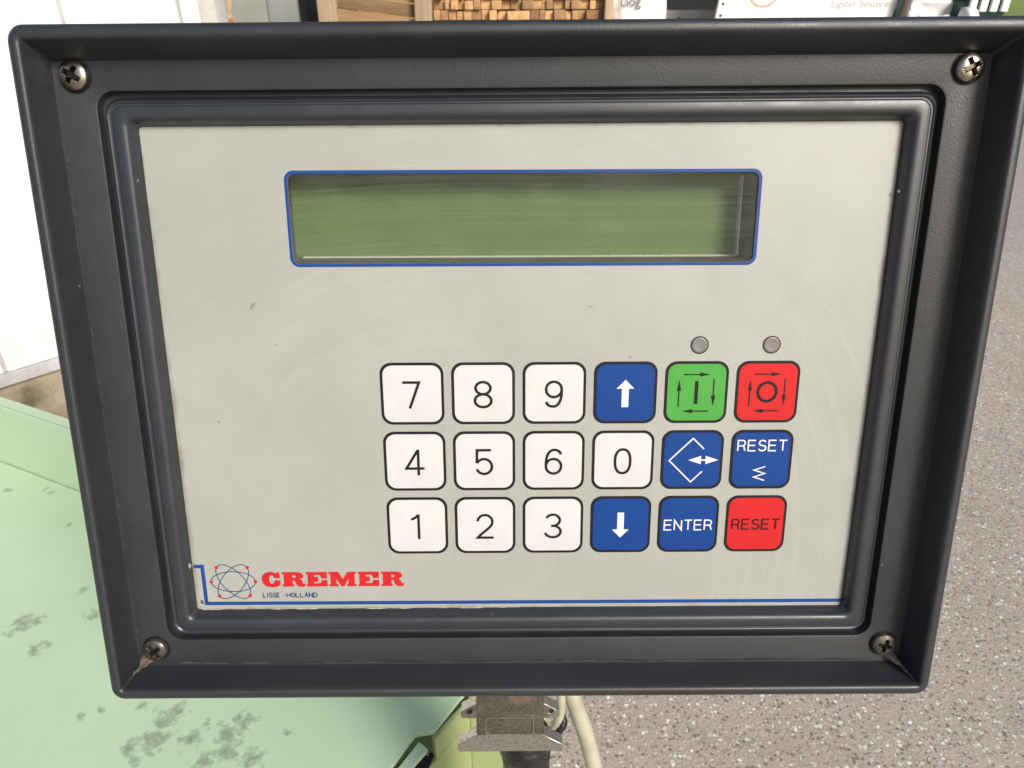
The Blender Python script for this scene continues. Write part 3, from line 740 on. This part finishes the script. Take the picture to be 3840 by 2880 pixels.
# ------------------------------------------------------------------ the control panel
TILT = 14.44
PM = Matrix.Translation((0.003181, 0.176075, 1.201647)) @ Matrix.Rotation(R_(90 - TILT), 4, 'X')
panel = empty('control_panel'); panel.matrix_world = PM
tag(panel, 'dark grey keypad control panel with green display, white and coloured keys', 'control panel')
W0 = (0.1, -0.85); W1 = (0.3, 0.0)
enc = [rs_(105.0, 76.6, 4.0, 1.0), rs_(106.1, 77.7, 4.4, 0.9), rs_(106.2, 77.8, 4.5, 3.3), rs_(106.3, 77.9, 4.6, 3.65), rs_(106.7, 78.3, 4.8, 3.8),
       rs_(115.3, 85.0, 0.9, 3.8, *W0), rs_(115.95, 85.65, 0.8, 3.9, *W0), rs_(116.2, 85.9, 0.8, 4.3, *W0), rs_(116.9, 87.6, 0.9, 12.6, 0.25, -0.1), rs_(117.05, 87.9, 0.9, 13.4, *W1), rs_(117.3, 88.2, 1.0, 13.9, *W1),
       rs_(117.8, 88.75, 1.5, 14.15, *W1), rs_(119.0, 90.0, 2.7, 14.05, *W1), rs_(119.8, 90.8, 3.5, 13.6, *W1), rs_(120.2, 91.2, 3.9, 13.0, *W1), rs_(120.35, 91.35, 4.1, 12.2, *W1), rs_(120.0, 91.0, 4.0, 11.95, *W1), rs_(120.0, 91.0, 4.0, 11.55, *W1), rs_(120.45, 91.45, 4.3, 11.2, *W1),
       rs_(120.45, 91.45, 4.3, 6, *W1), rs_(118.5, 89.5, 5, -38), rs_(117, 88, 5, -40)]
link('enclosure', loft('enclosure', enc, False, True), 'plastic_grain', panel, 38)
link('groove', loft('groove', [rs_(104.5, 76.2, 3.9, 0.6), rs_(106.3, 77.9, 4.5, 0.6)]), 'ink_black', panel)
frm = [rs_(97.6, 69.1, 1.0, -0.35), rs_(98.3, 69.75, 1.1, 0.02), rs_(98.42, 69.87, 1.2, 0.5), rs_(98.7, 70.2, 1.4, 1.8), rs_(99.1, 70.65, 1.7, 3.0), rs_(99.5, 71.1, 2.0, 3.6), rs_(100.0, 71.65, 2.3, 3.92), rs_(100.7, 72.3, 2.6, 4.02),
       rs_(102.5, 74.0, 3.0, 4.02), rs_(102.8, 74.3, 3.1, 3.9), rs_(103.05, 74.5, 3.2, 3.55), rs_(103.35, 74.8, 3.3, 3.55), rs_(103.6, 75.05, 3.4, 3.85), rs_(103.8, 75.25, 3.45, 3.95), rs_(104.0, 75.45, 3.5, 3.85), rs_(104.15, 75.6, 3.6, 3.3), rs_(104.9, 76.3, 3.9, 2.2), rs_(104.95, 76.4, 4.0, 0.7)]
fr = link('inner_frame', loft('inner_frame', frm), 'plastic_smooth', panel, 38)

# membrane with a cut-out for the display
DX, DY = 0.82, 45.97
ow, oh = 61.75, 11.62
me = loft('membrane', [rl(ow, oh, 1.8, 0.0, 8, DX, DY), rs_(98.2, 69.7, 1.0, 0.0)])
link('membrane', me, 'membrane', panel)
link('display_border', loft('display_border', [rl(ow + .02, oh + .02, 1.8, 0.05, 8, DX, DY), rl(ow + .85, oh + .85, 2.5, 0.05, 8, DX, DY)]), 'ink_line_blue', panel)
QX, QY = DX - .5, DY - .05
disp = link('display', loft('display', [rl(ow, oh, 1.8, 0.0, 8, DX, DY), rl(ow - .1, oh - .1, 1.7, -0.6, 8, DX, DY), rl(62.3, 11.93, 1.2, -9.0, 8, -1.07, 47.15), rl(62.25, 11.9, 1.2, -11.6, 8, -1.07, 47.15)], flip=True), 'display_wall', panel, 30)
def lip_bar(pts): return mesh('lip', [(x * MM, y * MM, z * MM) for x, y, z in pts], [(0, 1, 2, 3), (3, 2, 5, 4)])
xl, xr, yb, yt = QX - 61.2, QX + 60.7, QY - 10.62, QY + 11.2
link('lip', lip_bar([(xl, yb - .1, -8.3), (xr, yb - .1, -8.3), (xr - .2, yb + .24, -9.0), (xl + .2, yb + .24, -9.0), (xl + .2, yb + .26, -11.4), (xr - .2, yb + .26, -11.4)]), 'lip_metal', disp)
link('lip', lip_bar([(xr + .1, yb, -8.3), (xr + .1, yt, -8.3), (xr - .22, yt, -9.0), (xr - .22, yb, -9.0), (xr - .25, yb, -11.4), (xr - .25, yt, -11.4)]), 'lip_metal', disp)
link('screen', mesh('screen', [((QX + a) * MM, (QY + b) * MM, -11.3 * MM) for a, b in ((-64, -11), (61, -11), (61, 13.5), (-64, 13.5))], [(0, 1, 2, 3)]), 'lcd', disp)
gp = link('window_pane', mesh('window_pane', [(x * MM, y * MM, -0.45 * MM) for x, y in rrect(ow - .12, oh - .12, 1.7, 6, DX, DY)], [tuple(range(28))]), 'display_glass', disp)

# keys ------------------------------------------------------------
def digit(ch):
    if ch == '0': return [arc(0, 0, 2.2, 3.62, 90, 450, 40, 2.35)]
    if ch == '1': return [[(0.42, -3.97), (0.42, 3.97)], bez((-1.75, 2.35), (-0.75, 2.6), (-0.15, 3.1), (0.25, 3.75), 8)]
    if ch == '2': return [arc(0.0, 1.45, 2.18, 2.17, 176, -22, 20) + bez((2.0, 0.62), (1.5, -0.6), (-1.1, -2.2), (-2.15, -3.64), 10)[1:] + [(2.5, -3.64)]]
    if ch == '3': return [arc(0.05, 1.83, 2.05, 1.79, 158, -80, 20), arc(0.05, -1.80, 2.32, 1.84, 86, -168, 24), [(-0.45, 0.05), (0.45, 0.05)]]
    if ch == '4': return [[(1.05, -3.97), (1.05, 3.9)], [(0.98, 3.75), (-2.45, -1.85), (2.75, -1.85)]]
    if ch == '5': return [[(2.0, 3.62), (-2.0, 3.62), (-2.08, -0.35)], arc(0.0, -1.36, 2.25, 2.28, 152, -160, 26)]
    if ch == '6': return [arc(0.05, -1.4, 2.2, 2.24, 100, 460, 34), bez((-2.13, -1.0), (-2.2, 2.0), (-1.2, 3.62), (0.25, 3.62), 12) + bez((0.25, 3.62), (1.3, 3.62), (2.05, 3.0), (2.15, 2.2), 6)[1:]]
    if ch == '7': return [[(-2.6, 3.62), (2.05, 3.62), (-0.75, -3.97)]]
    if ch == '8': return [arc(0, 1.88, 2.10, 1.76, 90, 450, 32), arc(0, -1.78, 2.32, 1.88, 90, 450, 32)]
    if ch == '9': return [[(-x, -y) for x, y in s] for s in digit('6')]
GL = {  # capital letters in a unit box: strokes
    'R': [[(0, 0), (0, 1), (0.55, 1)] + arc(0.55, 0.74, 0.38, 0.26, 90, -90, 10)[1:] + [(0, 0.48)], [(0.5, 0.48), (0.72, 0.44), (0.84, 0.30), (0.88, 0.12), (0.95, 0)]],
    'E': [[(0.95, 1), (0, 1), (0, 0), (0.98, 0)], [(0, 0.52), (0.88, 0.52)]],
    'S': [arc(0.5, 0.75, 0.42, 0.25, 20, 250, 14) + [(0.62, 0.49)] + arc(0.5, 0.26, 0.46, 0.26, 60, -165, 14)],
    'T': [[(0.5, 0), (0.5, 1)], [(0, 1), (1, 1)]],
    'N': [[(0, 0), (0, 1), (0.95, 0), (0.95, 1)]],
    'L': [[(0, 1), (0, 0), (0.9, 0)]], 'I': [[(0.5, 0), (0.5, 1)]], 'H': [[(0, 0), (0, 1)], [(1, 0), (1, 1)], [(0, 0.5), (1, 0.5)]],
    'O': [arc(0.5, 0.5, 0.5, 0.5, 90, 450, 26)], 'A': [[(0, 0), (0.5, 1), (1, 0)], [(0.17, 0.36), (0.83, 0.36)]], 'D': [[(0, 0), (0, 1), (0.45, 1)] + arc(0.45, 0.5, 0.52, 0.5, 90, -90, 14)[1:] + [(0, 0)]]}
def word(s, x0, x1, y0, h, widths=None):
    ws = [(0.45 if c == 'I' else 1.05 if c in 'OD' else 1.0) for c in s]
    gap = 0.34; tot = sum(ws) + gap * (len(s) - 1); k = (x1 - x0) / tot; x = x0; out = []
    for c, w in zip(s, ws):
        for st in GL[c]: out.append([(x + px * w * k, y0 + py * h) for px, py in st])
        x += (w + gap) * k
    return out
def arrow(x0, y0, x1, y1, hl, hw, w):
    """thin arrow polygon from tail to tip"""
    d = Vector((x1 - x0, y1 - y0)); L = d.length; d /= L; n = Vector((-d.y, d.x))
    P = [(0, w / 2), (L - hl, w / 2), (L - hl, hw), (L, 0), (L - hl, -hw), (L - hl, -w / 2), (0, -w / 2)]
    return [(x0 + d.x * a + n.x * b, y0 + d.y * a + n.y * b) for a, b in P]
KW, KH = 8.93, 9.04
ZB, ZF, ZL = 0.10, 0.20, 0.27
key_border = loft('key_border', [rl(KW - .80, KH - .80, 2.65, ZB), rl(KW - .02, KH - .02, 3.2, ZB), rl(KW, KH, 3.25, 0.0)], flip=False)
key_face = slab('key_face', rrect(KW - .78, KH - .78, 2.65, 8), 0.0, ZF, 0.06)
rim_me = key_border
def key(col, rowi, face, label, legends):
    """legends: list of (kind, data, width, material)"""
    cx, cy = (col - 1.526) * 20.0, -(rowi * 1.0101 + 0.102) * 20.0
    me = key_face.copy(); me.materials.clear(); me.materials.append(M[face])
    o = link('key', me, None, panel); o.location = (cx * MM, cy * MM, 0); o['label'] = label
    b = link('border', rim_me, 'ink_black', o)
    for kind, data, w, mt in legends:
        if kind == 'stroke':
            V, F = ribbon(data, w, ZL, 0.008); lm = flatmesh('legend', V, F)
        else:
            lm = filled('legend', data, ZL)
        link('legend', lm, mt, o)
for ch, c, r in (('7', 0, 0), ('8', 1, 0), ('9', 2, 0), ('4', 0, 1), ('5', 1, 1), ('6', 2, 1), ('0', 3, 1), ('1', 0, 2), ('2', 1, 2), ('3', 2, 2)):
    key(c, r, 'ink_white', 'white key printed with the digit ' + ch, [('stroke', [[(x - 0.05, y - 0.25) for x, y in s] for s in digit(ch)], 0.76, 'ink_black')])
up = [(0, 3.85), (2.5, 1.25), (0.98, 1.25), (0.98, -4.15), (-0.98, -4.15), (-0.98, 1.25), (-2.5, 1.25)]
key(3, 0, 'ink_blue', 'blue key with a white arrow pointing up', [('fill', [up], 0, 'legend_white')])
key(3, 2, 'ink_blue', 'blue key with a white arrow pointing down', [('fill', [[(x, -y - 0.25) for x, y in up]], 0, 'legend_white')])
four = [[arrow(-3.75, 5.25, 3.8, 5.25, 3.0, 0.62, 0.36)], [arrow(4.85, 3.9, 4.85, -3.95, 3.1, 0.62, 0.36)], [arrow(3.75, -5.45, -3.8, -5.45, 3.0, 0.62, 0.36)], [arrow(-4.9, -4.15, -4.9, 3.65, 3.1, 0.62, 0.36)]]
key(4, 0, 'ink_green', 'green key with a black bar inside four circling arrows', [('fill', a, 0, 'ink_black') for a in four] + [('fill', [[(-0.5, -3.35), (0.5, -3.35), (0.5, 3.35), (-0.5, 3.35)]], 0, 'ink_black')])
key(5, 0, 'ink_red', 'red key with a black ring inside four circling arrows', [('fill', a, 0, 'ink_black') for a in four] + [('stroke', [arc(0, 0.1, 2.62, 2.72, 0, 360, 40)], 0.86, 'ink_black')])
key(4, 1, 'ink_blue', 'blue key with an open diamond and a white double arrow', [('stroke', [[(3.27, 3.39), (0, 6.6), (-6.6, -0.1), (-0.1, -6.75), (3.1, -3.48)]], 0.40, 'legend_white'),
    ('fill', [[(-1.1, 0), (2.6, 1.27), (2.6, 0.2), (3.9, 0.2), (3.9, 1.27), (7.6, 0), (3.9, -1.27), (3.9, -0.2), (2.6, -0.2), (2.6, -1.27)]], 0, 'legend_white')])
key(5, 1, 'ink_blue', 'blue key printed RESET above a small zigzag', [('stroke', word('RESET', -7.0, 7.0, 2.75, 3.15), 0.40, 'legend_white'), ('stroke', [[(1.4, -2.1), (-1.8, -3.2), (1.35, -4.25), (-1.8, -5.35), (1.4, -6.4)]], 0.36, 'legend_white')])
key(4, 2, 'ink_blue', 'blue key printed ENTER in white letters', [('stroke', word('ENTER', -7.0, 7.05, -1.75, 3.1), 0.40, 'legend_white')])
key(5, 2, 'ink_red', 'red key printed RESET in dark letters', [('stroke', word('RESET', -6.95, 7.0, -1.65, 3.1), 0.50, 'ink_maroon')])

# indicator lamps
for lx, mt, lab in ((49.67, 'lens_green', 'unlit grey-green indicator lens'), (69.69, 'lens_red', 'unlit grey-pink indicator lens')):
    me = loft('indicator', [[(r * math.cos(6.2832 * i / 36), r * math.sin(6.2832 * i / 36), zz) for i in range(36)] for r, zz in ((2.2, 0.03), (2.1, -0.35), (1.9, -0.42), (1.0, -0.30))], False, True)
    me = loft('indicator', [[(r * math.cos(6.2832 * i / 36), r * math.sin(6.2832 * i / 36), zz) for i in range(36)] for r, zz in ((2.2, 0.12), (2.0, 0.28), (1.5, 0.14), (0.8, 0.10))], False, True)
    o = link('indicator', me, mt, panel, 60); o.location = (lx * MM, 11.57 * MM, 0); o['label'] = lab
    V, F = ribbon([arc(0, 0, 2.33, 2.33, 0, 360, 40)], 0.34, 0.13)
    link('ring', flatmesh('ring', V, F), 'ink_black', o)

# blue corner line, emblem, name
V, F = ribbon([[(-98.25, -55.33), (-95.65, -55.33), (-95.63, -67.8), (98.1, -68.1)]], 1.15, 0.06)
link('border_line', flatmesh('border_line', V, F), 'ink_line_blue', panel)
logo = empty('emblem', (-86.8 * MM, -60.48 * MM, 0.05 * MM)); logo.parent = panel
ell = []
for ang in (0, 52, -52):
    ca, sa = math.cos(R_(ang)), math.sin(R_(ang))
    ell.append([(x * ca - y * sa, x * sa + y * ca) for x, y in arc(0, 0, 6.7, 3.35, 0, 360, 56)])
for k, e in enumerate(ell):
    V, F = ribbon([e], 0.27, 0.01 + 0.01 * k)
    link('orbit', flatmesh('orbit', V, F), 'ink_navy', logo)
for dx, dy in ((-4.6, 4.73), (4.68, 4.74), (-6.6, -0.03), (6.7, 0.0), (-4.65, -4.75), (4.66, -4.74)):
    o = link('dot', mesh('dot', [(0.55 * MM * math.cos(6.2832 * i / 20), 0.55 * MM * math.sin(6.2832 * i / 20), 0.06 * MM) for i in range(20)], [tuple(range(20))]), 'ink_logo_red', logo)
    o.location = (dx * MM, dy * MM, 0)
Cc = [(1, .44), (.97, .14), (.82, -.01), (.52, -.05), (.22, .02), (.05, .22), (0, .48), (.04, .76), (.2, .95), (.46, 1.04), (.68, .98), (.78, .93), (.84, 1.0), (.97, 1.0), (.97, .58), (.68, .58), (.62, .74), (.53, .80), (.44, .72), (.40, .5), (.43, .29), (.52, .20), (.62, .25), (.68, .44)]
Ee = [(0, 0), (1, 0), (1, .44), (.74, .44), (.66, .22), (.38, .22), (.38, .33), (.57, .33), (.57, .67), (.38, .67), (.38, .78), (.66, .78), (.74, .55), (1, .55), (1, 1), (0, 1), (0, .88), (.07, .84), (.07, .16), (0, .12)]
Rr = [(0, 0), (.50, 0), (.50, .13), (.45, .17), (.45, .40), (.54, .40), (.60, .12), (.72, -.02), (.92, -.02), (1.0, .10), (1.0, .22), (.95, .20), (.91, .18), (.88, .24), (.86, .40), (.76, .51), (.90, .60), (.93, .76), (.86, .93), (.70, 1), (0, 1), (0, .88), (.07, .84), (.07, .16), (0, .12)]
Rh = [(.45, .62), (.45, .78), (.56, .78), (.61, .70), (.56, .62)]
Mm = [(0, 0), (.34, 0), (.34, .13), (.28, .17), (.27, .52), (.44, 0), (.56, 0), (.71, .52), (.71, .17), (.65, .13), (.65, 0), (1, 0), (1, .13), (.95, .17), (.95, .83), (1, .87), (1, 1), (.68, 1), (.52, .50), (.36, 1), (0, 1), (0, .87), (.06, .83), (.06, .17), (0, .13)]
name = empty('brand_name', (-57.3 * MM, -59.6 * MM, 0)); name.parent = panel
for ch, x0, x1 in (('C', -78.2, -72.5), ('R', -72.05, -65.0), ('E', -64.8, -58.4), ('M', -57.95, -49.7), ('E', -49.2, -42.8), ('R', -42.15, -35.3)):
    sh = {'C': [Cc], 'E': [Ee], 'R': [Rr, Rh], 'M': [Mm]}[ch]
    o = link('letter', filled('letter', [[(x0 + px * (x1 - x0) + 57.3, -62.25 + py * 4.85 + 59.6) for px, py in s] for s in sh], 0.06), 'ink_logo_red', name)
sub = word('LISSE', -78.2, -73.2, -65.8, 1.42) + [[(-72.2, -65.2), (-71.8, -65.2)]] + word('HOLLAND', -71.0, -61.8, -65.8, 1.42)
V, F = ribbon(sub, 0.29, 0.06, 0.004)
link('place_name', flatmesh('place_name', V, F), 'ink_navy', panel)

# screws: pan heads with a real cross recess
def screw_mesh(name, ang):
    R = 3.55; n = 64; V = []; idx = {}; F = []
    ca, sa = math.cos(ang), math.sin(ang)
    for i in range(n + 1):
        for j in range(n + 1):
            u, v = -1 + 2 * i / n, -1 + 2 * j / n
            x = u * math.sqrt(1 - v * v / 2); y = v * math.sqrt(1 - u * u / 2)
            r = math.hypot(x, y)
            z = 2.15 * (1 - r ** 4.2 * 0.30 - 0.10 * r * r) if r < 0.985 else 0.0
            X, Y = x * R, y * R
            a, b = X * ca + Y * sa, -X * sa + Y * ca
            w = 0.55
            def inb(p, q): return max(0.0, min(1.0, (w - abs(q)) / 0.16 + 0.5)) * max(0.0, min(1.0, (2.15 - abs(p)) / 0.25 + 0.4))
            dep = max(inb(a, b), inb(b, a)); dep = max(dep, max(0, min(1, (0.95 - math.hypot(a, b)) / 0.2 + .5)))
            z -= 1.5 * dep
            idx[i, j] = len(V); V.append((X * MM, Y * MM, z * MM))
    for i in range(n):
        for j in range(n): F.append((idx[i, j], idx[i + 1, j], idx[i + 1, j + 1], idx[i, j + 1]))
    return mesh(name, V, F)
for x, y, a, mt in ((-110.0, 80.9, -0.55, 'screw_bright'), (110.9, 82.0, 0.45, 'screw_bright'), (-110.7, -80.6, 0.62, 'screw_grimy'), (110.0, -80.4, -0.28, 'screw_grimy')):
    o = link('screw', screw_mesh('screw', a), mt, panel, 50); o.location = (x * MM, y * MM, 3.85 * MM)
    V, F = ribbon([arc(0, 0, 3.75, 3.75, 0, 360, 36)], 0.75, 0.02)
    link('shade_ring', flatmesh('shade_ring', V, F), 'ink_black', o)  # flat black ring, painted shade of the gap round the screw head

# packed dust in the lower corners, dust lines, chips
def dust_wedge(sx):
    V = []; F = []
    A = [Vector((sx * x, y, z)) for x, y, z in ((110.8, -84.6, 3.9), (114.0 if sx < 0 else 113.2, -81.6, 3.9), (116.85, -87.35, 12.2), (116.7, -87.5, 12.2))]
    n = 14
    for i in range(n + 1):
        u = i / n
        l = A[0].lerp(A[3], u); r = A[1].lerp(A[2], u)
        q_ = (1 - u) ** 1.6; mid = (l + r) / 2; l = mid.lerp(l, q_ + .15 * u); r = mid.lerp(r, q_ + .15 * u)
        m = mid + Vector((sx * -0.15, 0.15, 0.35 * (1 - u)))
        jit = lambda s: Vector((random.uniform(-s, s), random.uniform(-s, s), random.uniform(-s, s) * .5))
        w = 0.34 * (1 - u * .7)
        V += [l + jit(w), m + jit(w * .6), r + jit(w)]
    for i in range(n):
        for k in (0, 1):
            b = i * 3 + k; F.append((b, b + 1, b + 4, b + 3))
    me = mesh('dust', [Vector((*skew(v.x, v.y), v.z)) * MM for v in V], F)
    bm = bmesh.new(); bm.from_mesh(me); bmesh.ops.recalc_face_normals(bm, faces=bm.faces[:]); bm.to_mesh(me); bm.free()
    return me
for sx in (-1, 1):
    o = link('packed_dust', dust_wedge(sx), 'dust_packed', panel, 80); o['label'] = 'brown dust packed in a lower corner'
def dust_strip(name, p0, p1, w, z, normal, amp):
    n = 120; V = []; F = []
    a, b = Vector(p0), Vector(p1); q = Vector(normal)
    for i in range(n + 1):
        u = i / n; c = a.lerp(b, u); j = amp * max(0.0, 0.55 * math.sin(u * 23 + 1) + 0.5 * math.sin(u * 61) + 0.25 * random.random())
        e = skew(c.x, c.y); g_ = skew(c.x + q.x * (w + j), c.y + q.y * (w + j))
        V += [(e[0] * MM, e[1] * MM, z * MM), (g_[0] * MM, g_[1] * MM, z * MM)]
    for i in range(n): F.append((2 * i, 2 * i + 1, 2 * i + 3, 2 * i + 2))
    return mesh(name, V, F)
link('dust_line', dust_strip('dust_line', (-107.5, -86.15), (107.5, -86.15), 0.40, 3.93, (0, 1), 0.35), 'dust_line', panel)
link('dust_line', dust_strip('dust_line', (-115.6, -78), (-115.6, 70), 0.16, 3.93, (1, 0), 0.15), 'dust_line', panel)
link('torn_film', dust_strip('torn_film', (-96.5, -69.5), (0, -69.5), -0.10, 0.30, (0, 1), -0.35), 'flake', panel)
for x, y, z, r in ((-98.55, -54.2, 1.6, 0.75), (98.7, -58.3, 1.9, 0.7), (-98.8, 56, 2.4, 0.5), (98.6, 52.5, 2.0, 0.45), (-96.9, -67.2, 0.05, 0.7)):
    bm = bmesh.new(); bmesh.ops.create_icosphere(bm, subdivisions=2, radius=1.0)
    for v in bm.verts:
        k = 1 + .3 * math.sin(v.co.x * 5 + v.co.y * 7 + x); v.co = Vector((x + v.co.x * r * .6 * k, y + v.co.y * r * k, z + v.co.z * 0.25)) * MM
    me = bpy.data.meshes.new('chip'); bm.to_mesh(me); bm.free()
    link('chip', me, 'chip' if x != -96.9 else 'dust_packed', panel, 60)
# short scratches on the membrane
for pts, w in (([(-73.9, 22.1), (-73.3, 23.1), (-72.9, 23.8)], 0.16), ([(-73.2, 22.0), (-72.8, 22.7), (-72.2, 24.1)], 0.12), ([(18.7, 22.35), (19.7, 22.5)], 0.12), ([(-86.0, -10.0), (-85.6, -9.9)], 0.3), ([(-98.0 + 30, 12), (-67.2, 12.3)], 0.1)):
    V, F = ribbon([pts], w, 0.04)
    link('scratch', flatmesh('scratch', V, F), 'ink_black', panel)

# ------------------------------------------------------------------ connector, cables under the panel
def at_panel(o): o.matrix_world = PM; return o
hood = empty('connector_hood'); at_panel(hood)
tag(hood, 'tarnished metal connector hood plugged in under the control panel', 'connector')
HX = -3.53
body = [rl(10.8, 10.6, 1.6, -84, 6), rl(11.3, 10.6, 1.6, -88, 6), rl(11.5, 10.6, 1.6, -129, 6), rl(11.35, 10.4, 1.6, -130.5, 6), rl(10.8, 9.8, 1.6, -131.1, 6)]
# loft along local -Y: swap axes (x, z) cross-section
body = [[(x + HX, zz, y - 20.6) for x, y, zz in L] for L in body]
link('shell', loft('shell', body, False, True, flip=False), 'hood_metal', hood, 40)
def flange(name, z0, z1, holes):
    pts = [(-11.0, -124.3), (-17.8, -128.3)] + [(-16.6 + 1.45 * math.cos(R_(a)), -129.65 + 1.45 * math.sin(R_(a))) for a in (155, 200, 240, 265)] + \
          [(16.6 + 1.45 * math.cos(R_(a)), -129.65 + 1.45 * math.sin(R_(a))) for a in (275, 300, 340, 25)] + [(17.8, -128.3), (11.0, -124.3)]
    me = filled(name, [[(x + HX, y) for x, y in pts]] + [[(cx + HX + 1.05 * math.cos(6.2832 * i / 18), -128.2 + 1.05 * math.sin(6.2832 * i / 18)) for i in range(18)] for cx in holes], 0)
    bm = bmesh.new(); bm.from_mesh(me)
    for v in bm.verts: v.co.z = z1 * MM
    r = bmesh.ops.extrude_face_region(bm, geom=bm.faces[:])
    for e in r['geom']:
        if isinstance(e, bmesh.types.BMVert): e.co.z = z0 * MM
    bmesh.ops.recalc_face_normals(bm, faces=bm.faces[:])
    bm.to_mesh(me); bm.free()
    return me
for nm, z0, z1, hs in (('flange', -14.6, -9.85, ()), ('flange', -31.2, -26.0, (-14.6, 14.6))):
    o = link(nm, flange(nm, z0, z1, hs), 'hood_metal_lit', hood, 30)
    bv = o.modifiers.new('bevel', 'BEVEL'); bv.width = 0.0006; bv.segments = 2; bv.limit_method = 'ANGLE'
V = []
ridge = [rl(8.3, 3.6, 1.0, -10.05, 6, HX - .2, -120.6), rl(8.15, 3.45, 0.95, -9.45, 6, HX - .2, -120.6), rl(7.9, 3.2, 0.8, -9.45, 6, HX - .2, -120.6), rl(7.7, 3.0, 0.7, -10.02, 6, HX - .2, -120.6)]
link('label_ridge', loft('label_ridge', ridge, flip=True), 'hood_metal_lit', hood, 40)

tp = link('taped_cable', tube('taped_cable', [tuple(MM * v for v in q) for q in ((1.4, -130.0, -19), (1.5, -135, -19), (2.2, -144, -19.5), (3.4, -158, -21), (5.0, -183, -25), (8, -230, -38))], [.0088, .0089, .0084, .0076, .0066, .0060], 22, 10, 0.10), 'black_tape', None, 50)
at_panel(tp); tag(tp, 'cable wrapped in crinkled black tape leaving the connector hood', 'cable')
# the tape cable goes on down the post to the ground
cb = link('beige_cable', tube('beige_cable', [tuple(MM * v for v in q) for q in ((7, -98, -52), (14, -119, -52), (19.4, -133, -47), (23.2, -144.5, -45), (27.0, -157, -45), (30.6, -173, -45), (33.5, -197, -48), (34, -260, -60), (30, -420, -95))], 0.0033, 16, 12), 'beige_rubber', None, 60)
at_panel(cb); tag(cb, 'thick beige cable curving down right of the connector hood', 'cable')
c2_ = empty('thin_cable'); at_panel(c2_); tag(c2_, 'thinner beige cable ending in a scrap of black tape', 'cable')
link('sheath', tube('sheath', [tuple(MM * v for v in q) for q in ((10, -109, -50), (14.5, -127, -48), (16.4, -136, -46), (16.3, -141, -45), (15.6, -147, -45), (14.0, -152, -45.5))], 0.0019, 12, 10), 'beige_rubber', c2_, 60)
link('tape_end', tube('tape_end', [tuple(MM * v for v in q) for q in ((17.6, -145.6, -45), (17.0, -149, -45), (14.6, -153, -45.5), (10.5, -157, -46))], [0.0006, .0021, .0026, .0020], 10, 8, 0.3), 'black_tape', c2_, 60)
